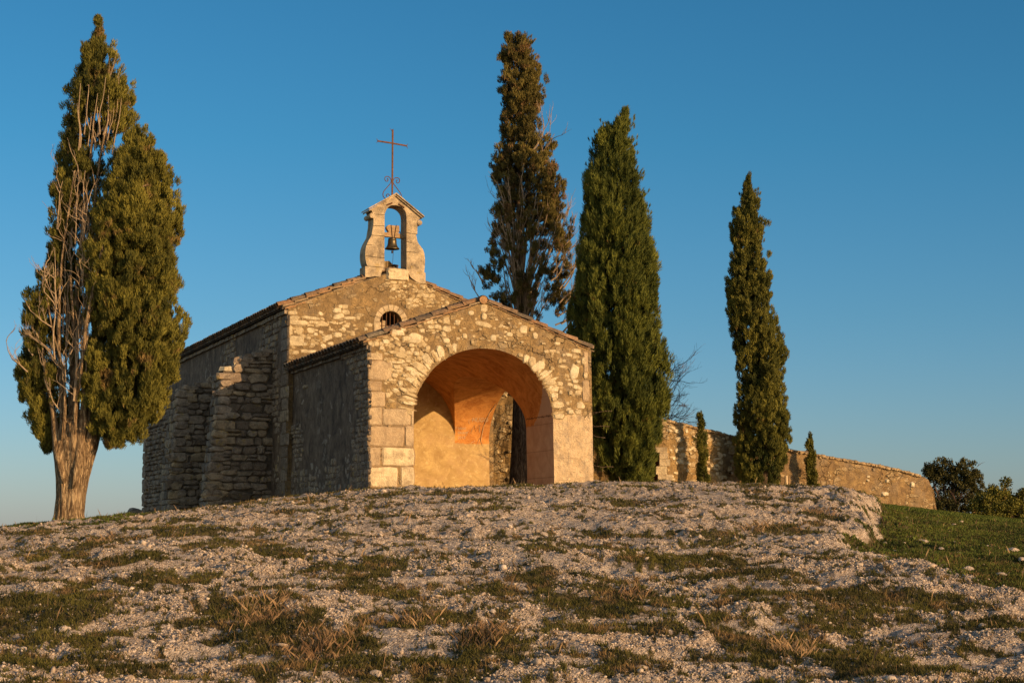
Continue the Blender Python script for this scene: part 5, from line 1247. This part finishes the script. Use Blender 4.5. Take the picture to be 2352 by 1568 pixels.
ROW_A = [(46, 201, 205), (75, 192, 214), (100, 178, 224), (130, 160, 238), (150, 150, 246), (200, 138, 270), (250, 126, 290), (285, 118, 291), (300, 116, 284), (330, 115, 262), (370, 113, 240), (410, 106, 225), (450, 105, 215), (500, 108, 210), (550, 97, 205), (600, 104, 200),
         (640, 95, 200), (660, 78, 200), (700, 60, 200), (740, 44, 200), (780, 38, 200), (820, 37, 200), (860, 41, 195), (900, 44, 190), (940, 54, 170), (980, 72, 150), (1010, 88, 130), (1030, 100, 118)]
ROW_B = [(294, 299, 304), (320, 282, 324), (350, 266, 345), (375, 255, 370), (400, 242, 384), (430, 236, 390), (470, 230, 392), (520, 216, 395), (560, 206, 398), (600, 192, 404), (650, 190, 408), (700, 192, 412), (750, 196, 413), (800, 192, 409), (850, 190, 402), (900, 190, 388), (930, 196, 375),
         (960, 214, 352), (990, 226, 330), (1010, 236, 292), (1020, 242, 268)]
ROW_B = [(y, l - (16 if 380 < y < 940 else 6), r_) for y, l, r_ in ROW_B]
def maskA(px, py, front, r):
    win = (((px - 222) / 42) ** 2 + ((py - 318) / 62) ** 2 < 1) & front
    lft = np.interp(py, [380, 440, 520, 600, 700, 780, 860, 940, 1000], [182, 168, 152, 145, 120, 98, 96, 104, 125])
    strip = (py > 385) & (px > lft) & (r.random(len(px)) < np.where(front, .72, .18))
    streak = (py < 390) & (np.abs(((px * .9 + 18 * np.sin(py * .02)) % 46) - 23) < 5) & front & (py > 180)
    nt_ = ((px - 273) / 15) ** 2 + ((py - 325) / 26) ** 2 < 1
    return ~nt_ & ~(win & (r.random(len(px)) < .93)) & ~strip & ~(streak & (r.random(len(px)) < .7))
Mt1 = mat_leaf('old cypress leaf', (.030, .036, .008), (.215, .190, .032), brown=(.22, .14, .05), brown_amt=.05)
PA, oA, tA = crown_clumps(ROW_A, Y1 + .1, 2900, 11, .8, .2, .3, maskA)
PB, oB, tB = crown_clumps(ROW_B, Y1 - .15, 4600, 12, .85, .2, .2, lambda px, py, f, r: ~(((px - 273) / 14) ** 2 + ((py - 322) / 24) ** 2 < 1) & ~((px < 214) & (py > 430) & (py < 900) & (r.random(len(px)) < np.where(px < 196, .8, .3))))
g_ = np.random.default_rng(5)
foliage('crown', [leaves(PA, 76, np.tile([[.075, .075, .11]], (len(PA), 1)), .095, .0075, 1.7, .45, 21, oA, tA),
                  leaves(PB, 80, np.tile([[.075, .075, .11]], (len(PB), 1)), .095, .0075, 1.7, .45, 22, oB, tB + .08), sprays(ROW_A, Y1, 26, 201, .22, -1), sprays(ROW_B, Y1, 34, 203, .22, 1)], Mt1, t1)

# --- thin tall cypress behind the porch, brown, its lower limbs bare
def cv6(cx, cy): return (1750 + cx / 1.426) / 1.6327, (100 + cy / 1.426) / 1.6327
Y2 = 51.0; bx = (1192 - PCX) / FPX * Y2
t2 = empty('cypress_tree', (bx, Y2, .9), label='tall thin brownish cypress behind the porch with a fan of bare lower branches', cat='tree', group='cypresses round the chapel')
mb = MB(); trunk_mesh(mb, [(1125, 1166, 1213), (1108, 1170, 1210), (1000, 1177, 1210), (880, 1180, 1208), (760, 1184, 1206), (600, 1188, 1204)], Y2, .16, 5, 40)
kk = Y2 / FPX
pp = catmull(px_path([(1196, 610), (1192, 480), (1194, 350), (1200, 200), (1200, 100)], Y2), 4); mb.tube(pp, [8 * kk * (1 - .85 * i / len(pp)) for i in range(len(pp))], 8)
adopt(mb.obj('trunk', [M_bark2], None, smooth=True), t2)
mb = MB()
for i in range(95):
    side = RU(-1, 1); y0 = RU(640, 860); x0 = 1196 + side * RU(0, 14); ln = RU(120, 300); end = side * RU(25, 100) * (1.15 if side > 0 else .75)
    if y0 - ln < 430: ln = y0 - 430
    pts = [(x0 + end * (t ** 1.15) + RU(-3, 3), y0 - ln * (t ** .9)) for t in (0, .2, .4, .6, .8, 1)]
    pp = catmull(px_path(pts, Y2, 0), 3); dy = RU(-1.1, .8); pp = [(p[0], p[1] + dy * (j / len(pp)), p[2]) for j, p in enumerate(pp)]
    r0 = RU(.012, .034); mb.tube(pp, [max(.006, r0 * (1 - .75 * j / len(pp))) for j in range(len(pp))], 5, cap=False)
    for _ in range(3):
        q = pp[random.randrange(len(pp) // 2, len(pp))]; twiggy(mb, q, (side * RU(.1, .9), RU(-.5, .5), RU(.4, 1)), RU(.3, .7), .011, 1, .5, .5, 2, .3)
for (x0, y0, dx, L_) in [(1290, 720, .8, 1.1), (1300, 770, .9, .9), (1280, 600, .8, .9), (1275, 640, .9, .8), (1295, 690, .7, 1.0), (1285, 740, 1.1, 1.0), (1310, 800, .9, .7), (1285, 560, .7, .8), (1240, 330, .8, .6), (1235, 345, .6, .9), (1245, 360, .5, .9), (1130, 690, -.8, .7), (1120, 640, -.8, .5), (1300, 735, .9, 1.1), (1305, 655, .9, .9), (1300, 620, .8, .9), (1290, 580, .9, .8), (1308, 690, .7, .8), (1315, 720, .8, .8), (1300, 760, 1.0, 1.1), (1295, 660, .5, 1.2), (1280, 620, .5, 1.2), (1270, 580, .4, 1.2)]:
    q = px_path([(x0 - 10, y0 + 10)], Y2, RU(-.6, 0))[0]; twiggy(mb, q, (dx, -.1, .6), L_, .028, 2, .5, .4, 4, .3)
adopt(mb.obj('bare_branch', [M_twig], None), t2)
L2 = [cv6(*p) for p in [(215,55),(200,150),(185,220),(170,320),(175,440),(160,570),(140,710),(132,850),(155,930),(150,1000),(140,1060),(140,1120),(150,1200),(92,1240),(72,1350),(90,1420),(150,1500),(230,1570)]]
R2 = [cv6(*p) for p in [(300,40),(350,90),(375,160),(398,240),(425,340),(410,450),(385,500),(380,560),(465,620),(465,690),(445,740),(490,780),(540,850),(540,900),(515,950),(525,1000),(500,1060),(560,1120),(580,1180),(540,1240),(545,1290),(560,1380),(560,1500),(480,1570)]]
ys = np.arange(76, 745, 12.0)
ROW2 = [(y, float(np.interp(y, [p[1] for p in L2], [p[0] for p in L2])), float(np.interp(y, [p[1] for p in R2], [p[0] for p in R2]))) for y in ys]
ROW2[0] = (74, 1190, 1203)
def mask2(px, py, f, r):
    n = pn(px * .035, py * .03, 51) + .5 * pn(px * .09, py * .08, 52)
    side = np.abs(px - 1205) / 90
    p = np.interp(py, [70, 470, 520, 560, 745], [.97, .9, .65, .3, .22]) + n * np.interp(py, [70, 400, 520, 745], [.35, .45, .6, .75]) + np.where(py > 520, (side > .75) * .35, 0)
    return r.random(len(px)) < p
P2, o2, tt2 = crown_clumps(ROW2, Y2, 3000, 31, .85, .25, .3, mask2, tuft=1.01, rag=.10)
Mt2 = mat_leaf('brown cypress leaf', (.036, .032, .009), (.175, .14, .035), brown=(.21, .12, .05), brown_amt=.09)
foliage('crown', [leaves(P2, 62, np.tile([[.085, .085, .11]], (len(P2), 1)), .10, .010, 1.5, .5, 32, o2, tt2), sprays(ROW2[:34], Y2, 60, 205, .3)], Mt2, t2)

# --- broad green cypress right of the porch
Y3 = 48.0; bx = (1440 - PCX) / FPX * Y3
t3 = empty('cypress_tree', (bx, Y3, tz(bx, Y3)), label='broad dark green feathery cypress standing just right of the porch', cat='tree', group='cypresses round the chapel')
L3 = [(1430, 262), (1412, 290), (1378, 322), (1358, 372), (1346, 400), (1344, 439), (1340, 521), (1334, 568), (1325, 615), (1317, 697), (1314, 800), (1322, 900), (1340, 980), (1362, 1040), (1385, 1080), (1405, 1108)]
R3 = [(1444, 258), (1444, 319), (1458, 375), (1473, 439), (1490, 482), (1497, 521), (1495, 559), (1504, 602), (1510, 658), (1529, 718), (1528, 777), (1534, 848), (1531, 955), (1516, 1023), (1500, 1070), (1486, 1108)]
ROW3 = [(y, float(np.interp(y, [p[1] for p in L3], [p[0] for p in L3])), float(np.interp(y, [p[1] for p in R3], [p[0] for p in R3]))) for y in np.arange(260, 1112, 14.0)]
P3, o3, tt3 = crown_clumps(ROW3, Y3, 5200, 41, .9, .2, .2, rag=.11, vel=2.4)
mb = MB(); pp = px_path([(1445, 1118), (1440, 900), (1430, 600), (1432, 300)], Y3); mb.tube(pp, [.22, .18, .1, .02], 10)
for i in range(60):
    z = RU(0, 1); x0 = 1440; a = RU(0, 6.28); q = px_path([(x0, 1080 - 700 * z)], Y3)[0]; twiggy(mb, q, (math.cos(a) * .6, math.sin(a) * .6, .8), RU(.8, 1.4) * (1 - z * .6), .02, 1, .4, .4, 2, .2)
for (x0, y0, dx) in [(1385, 985, -1), (1390, 950, -.9), (1375, 1010, -.9), (1392, 1075, -1.0)]:
    q = px_path([(x0 + 10, y0)], Y3, -1.1)[0]; twiggy(mb, q, (dx, -.35, .2), .75, .014, 2, .5, .1, 3, .3)
adopt(mb.obj('trunk', [M_bark2], None), t3)
Mt3 = mat_leaf('green cypress leaf', (.022, .036, .008), (.17, .18, .028), brown=(.13, .055, .02), brown_amt=-.01)
sp3 = np.tile([[.08, .08, .17]], (len(P3), 1)); od3 = o3 + np.array([.35, 0, 0])
foliage('crown', [leaves(P3, 66, sp3, .14, .009, 1.8, .7, 42, od3, tt3), sprays(ROW3[:44], Y3, 170, 207, .5, None, 20)], Mt3, t3)

# --- slender cypress in front of the yard wall
def cv7(cx, cy): return (2400 + cx / 1.2543) / 1.6327, (600 + cy / 1.2543) / 1.6327
Y4 = 51.8; bx = (1750 - PCX) / FPX * Y4
t4 = empty('cypress_tree', (bx, Y4, tz(bx, Y4)), label='slender green cypress standing alone in front of the yard wall', cat='tree', group='cypresses round the chapel')
L4 = [cv7(*p) for p in [(528,65),(500,110),(482,170),(455,280),(442,390),(430,480),(428,600),(420,730),(430,850),(428,950),(433,1050),(440,1150),(446,1290),(448,1340),(455,1420),(475,1525)]]
R4 = [cv7(*p) for p in [(536,65),(560,140),(575,190),(590,290),(598,400),(618,510),(635,620),(645,700),(662,800),(685,900),(688,990),(685,1130),(704,1240),(700,1320),(692,1440),(675,1525)]]
ROW4 = [(y, float(np.interp(y, [p[1] for p in L4], [p[0] for p in L4])), float(np.interp(y, [p[1] for p in R4], [p[0] for p in R4]))) for y in np.arange(400, 1116, 12.0)]
P4, o4, tt4 = crown_clumps(ROW4, Y4, 3500, 61, .85, .2, .22, lambda px, py, f, r: ~((px < 1722) & (py > 720) & (py < 960) & (r.random(len(px)) < .45)), rag=.08)
ex = np.array([px_path([p], Y4)[0] for p in [(1764, 514), (1768, 510), (1774, 511), (1771, 584), (1775, 583), (1806, 800), (1812, 806), (1812, 815), (1806, 822), (1800, 830)]]); P4 = np.concatenate([P4, ex]); o4 = np.concatenate([o4, np.tile([[.7, 0, .3]], (len(ex), 1))])
mb = MB(); pp = px_path([(1752, 1120), (1750, 900), (1735, 600), (1727, 430)], Y4); mb.tube(pp, [.16, .12, .07, .015], 10)
for i in range(40):
    z = RU(0, 1); a = RU(0, 6.28); q = px_path([(1748 - 20 * z, 1060 - 600 * z)], Y4)[0]; twiggy(mb, q, (math.cos(a) * .5, math.sin(a) * .5, .9), RU(.4, .8) * (1 - z * .5), .014, 1, .4, .4, 2, .2)
adopt(mb.obj('trunk', [M_bark2], None), t4)
Mt4 = mat_leaf('slender cypress leaf', (.022, .034, .008), (.205, .185, .032), brown=(.14, .075, .025), brown_amt=.01)
foliage('crown', [leaves(P4, 64, np.tile([[.07, .07, .11]], (len(P4), 1)), .10, .009, 1.7, .5, 62, o4, np.concatenate([tt4, np.full(len(ex), .6)])), sprays(ROW4, Y4, 50, 211, .22)], Mt4, t4)

# --- two young cypresses
def young(rows, Y, k, seed, label, base):
    bx = (base - PCX) / FPX * Y; o_ = empty('young_cypress', (bx, Y, tz(bx, Y)), label=label, cat='tree', group='young cypresses in front of the yard wall')
    P, od, tt = crown_clumps(rows, Y, k, seed, .9, .25, .35, rag=.14)
    mb = MB(); pp = px_path([(base, rows[-1][0] + 8), (base, (rows[0][0] + rows[-1][0]) / 2), ((rows[0][1] + rows[0][2]) / 2, rows[0][0])], Y); mb.tube(pp, [.05, .03, .006], 7); adopt(mb.obj('trunk', [M_bark2], None), o_)
    foliage('crown', [leaves(P, 26, np.tile([[.06, .06, .11]], (len(P), 1)), .085, .011, .9, .6, seed + 1, od, tt)], Mt4, o_)
young([(948, 1609, 1611), (965, 1606, 1615), (985, 1601, 1620), (1005, 1599, 1625), (1025, 1597, 1628), (1045, 1597, 1630), (1058, 1602, 1626), (1070, 1600, 1630), (1085, 1599, 1632), (1098, 1601, 1632), (1108, 1606, 1628)], 50.9, 300, 71, 'young cypress left of the slender tall one, against the sunlit rubble of the wall', 1614)
young([(996, 1860, 1862), (1010, 1856, 1868), (1030, 1853, 1872), (1050, 1851, 1875), (1070, 1850, 1877), (1090, 1850, 1879), (1105, 1852, 1880), (1120, 1856, 1880), (1130, 1862, 1878)], 53.5, 300, 75, 'young cypress right of the slender tall one, against the plain part of the wall', 1868)

# --- bare shrub behind the wall
bx = (1548 - PCX) / FPX * 54; t5 = empty('bare_tree', (bx, 54, 1.0), label='leafless shrubby tree behind the wall at the right edge of the broad cypress', cat='tree')
mb = MB(); q0 = px_path([(1530, 1100)], 54)[0]; q1 = px_path([(1535, 960)], 54)[0]; mb.tube([q0, q1], [.07, .05], 8); adopt(mb.obj('trunk', [M_twig2], None), t5)
mb = MB()
for i in range(24): twiggy(mb, px_path([(RU(1518, 1545), RU(850, 985))], 54)[0], (RU(.2, 1.0), RU(-.3, .3), RU(-.15, .6)), RU(.5, .85), .013, 2, .55, .15, 4, .3)
adopt(mb.obj('branch', [M_twig2], None), t5)

# --- bushes at the far right
def bush(lobes, Y, seed, label, base, mat, npc=26, ls=.075, lw=.026, dens=1.0, g='bushes beyond the end of the wall'):
    bx = (base[0] - PCX) / FPX * Y; o_ = empty('bush', (bx, Y, row_z(base[1], Y)), label=label, cat='bush', group=g); r = np.random.default_rng(seed); Ps, Os, Tt = [], [], []
    mb = MB()
    for (cx, cy, rx, ry, k, t) in lobes:
        c0 = np.array(px_path([(cx, cy)], Y, RU(-.3, .3))[0]); a = rx * Y / FPX; b = ry * Y / FPX
        d = r.normal(size=(k, 3)); d /= np.linalg.norm(d, axis=1, keepdims=True); q = np.where(r.random(k) < .35, r.random(k) * .8, 1 - np.abs(r.normal(size=k)) * .12)
        nz = np.array([mnoise.noise(Vector(v * 2.2) + Vector((seed, cx, 0))) for v in d]); P = c0 + d * (q * (1 + .35 * nz))[:, None] * np.array([a, a * .9, b])
        keep = np.array([mnoise.noise(Vector(p * 3.1)) > -.22 for p in P]); Ps.append(P[keep]); Os.append(d[keep]); Tt.append(t + r.random(keep.sum()) * .5)
        pb = px_path([(base[0] + (cx - base[0]) * .25, base[1])], Y)[0]; mid = Vector(pb).lerp(Vector(c0), .6); mb.tube([pb, mid, tuple(c0)], [.05, .035, .015], 6)
        for j in range(8): twiggy(mb, tuple(Vector(pb).lerp(Vector(c0), RU(.4, 1))), tuple(r.normal(size=3) * .6 + [0, 0, .8]), a * 1.1, .014, 1, .5, .2, 3, .3)
    P = np.concatenate(Ps); O_ = np.concatenate(Os); T = np.clip(np.concatenate(Tt), 0, 1)
    adopt(mb.obj('stem', [M_twig2], None), o_); foliage('crown', [leaves(P, npc, np.full((len(P), 3), .13), ls, lw, .2, .5, seed + 3, O_, T)], mat, o_)
Mb1 = mat_leaf('holm oak leaf', (.024, .026, .009), (.105, .095, .026)); Mb2 = mat_leaf('yellow green bush leaf', (.035, .042, .009), (.19, .175, .03), brown=(.16, .09, .03), brown_amt=.02)  # second leaf is a lighter yellow green than the holm oak
bush([(2160, 1080, 28, 32, 190, .2), (2212, 1090, 32, 32, 220, .35), (2132, 1085, 18, 20, 60, .0), (2185, 1130, 48, 36, 200, .0), (2238, 1120, 22, 36, 120, .35), (2150, 1165, 34, 24, 120, .0), (2205, 1168, 46, 24, 160, .05)], 66, 81, 'large dark leafy bush right behind the rounded end of the wall', (2180, 1190), Mb1)
bush([(2248, 1165, 26, 34, 200, .3), (2290, 1160, 30, 36, 260, .5), (2330, 1175, 32, 30, 260, .5), (2308, 1122, 13, 22, 50, .2), (2278, 1128, 14, 14, 40, .2), (2340, 1134, 14, 14, 50, .2), (2270, 1195, 40, 16, 160, .4), (2330, 1200, 36, 14, 160, .45)], 62, 85, 'yellow green bush with upright sprigs at the right edge', (2295, 1212), Mb2)
bush([(2362, 1185, 20, 24, 130, .4), (2385, 1190, 24, 30, 130, .4)], 68, 89, 'small bush cut by the right edge of the picture', (2370, 1212), Mb2)

# --- boulder behind the ruined side chapel, and a short post by the wall
me = rock_mesh((1, .9, .8), 9); bo = link('boulder', me); bo.data.materials[0] = M_rub; x = (316 - PCX) / FPX * 58.5; bo.location = (x, 58.5, row_z(1184, 58.5)); bo.scale = (.42, .5, .32)
props(bo, 'dark rounded boulder at the far left corner of the rubble wall', 'boulder')
x = (1804 - PCX) / FPX * 53; z0 = row_z(1112, 53); z1 = row_z(1092, 53)
mb = MB(); mb.lathe([(.055, z0 - .2), (.05, z1 - .01), (.04, z1), (.001, z1 + .005)], x, 53, 14); po = empty('post', (x, 53, z0), label='short pale post at the foot of the wall beside the right young cypress', cat='post'); adopt(mb.obj('post_body', [M_board], None), po)
mb = MB(); mb.tube([(x + .1, 53.05, z0 - .2), (x + .1, 53.05, z1 - .06)], .02, 8); adopt(mb.obj('stake', [M_wood], None), po)
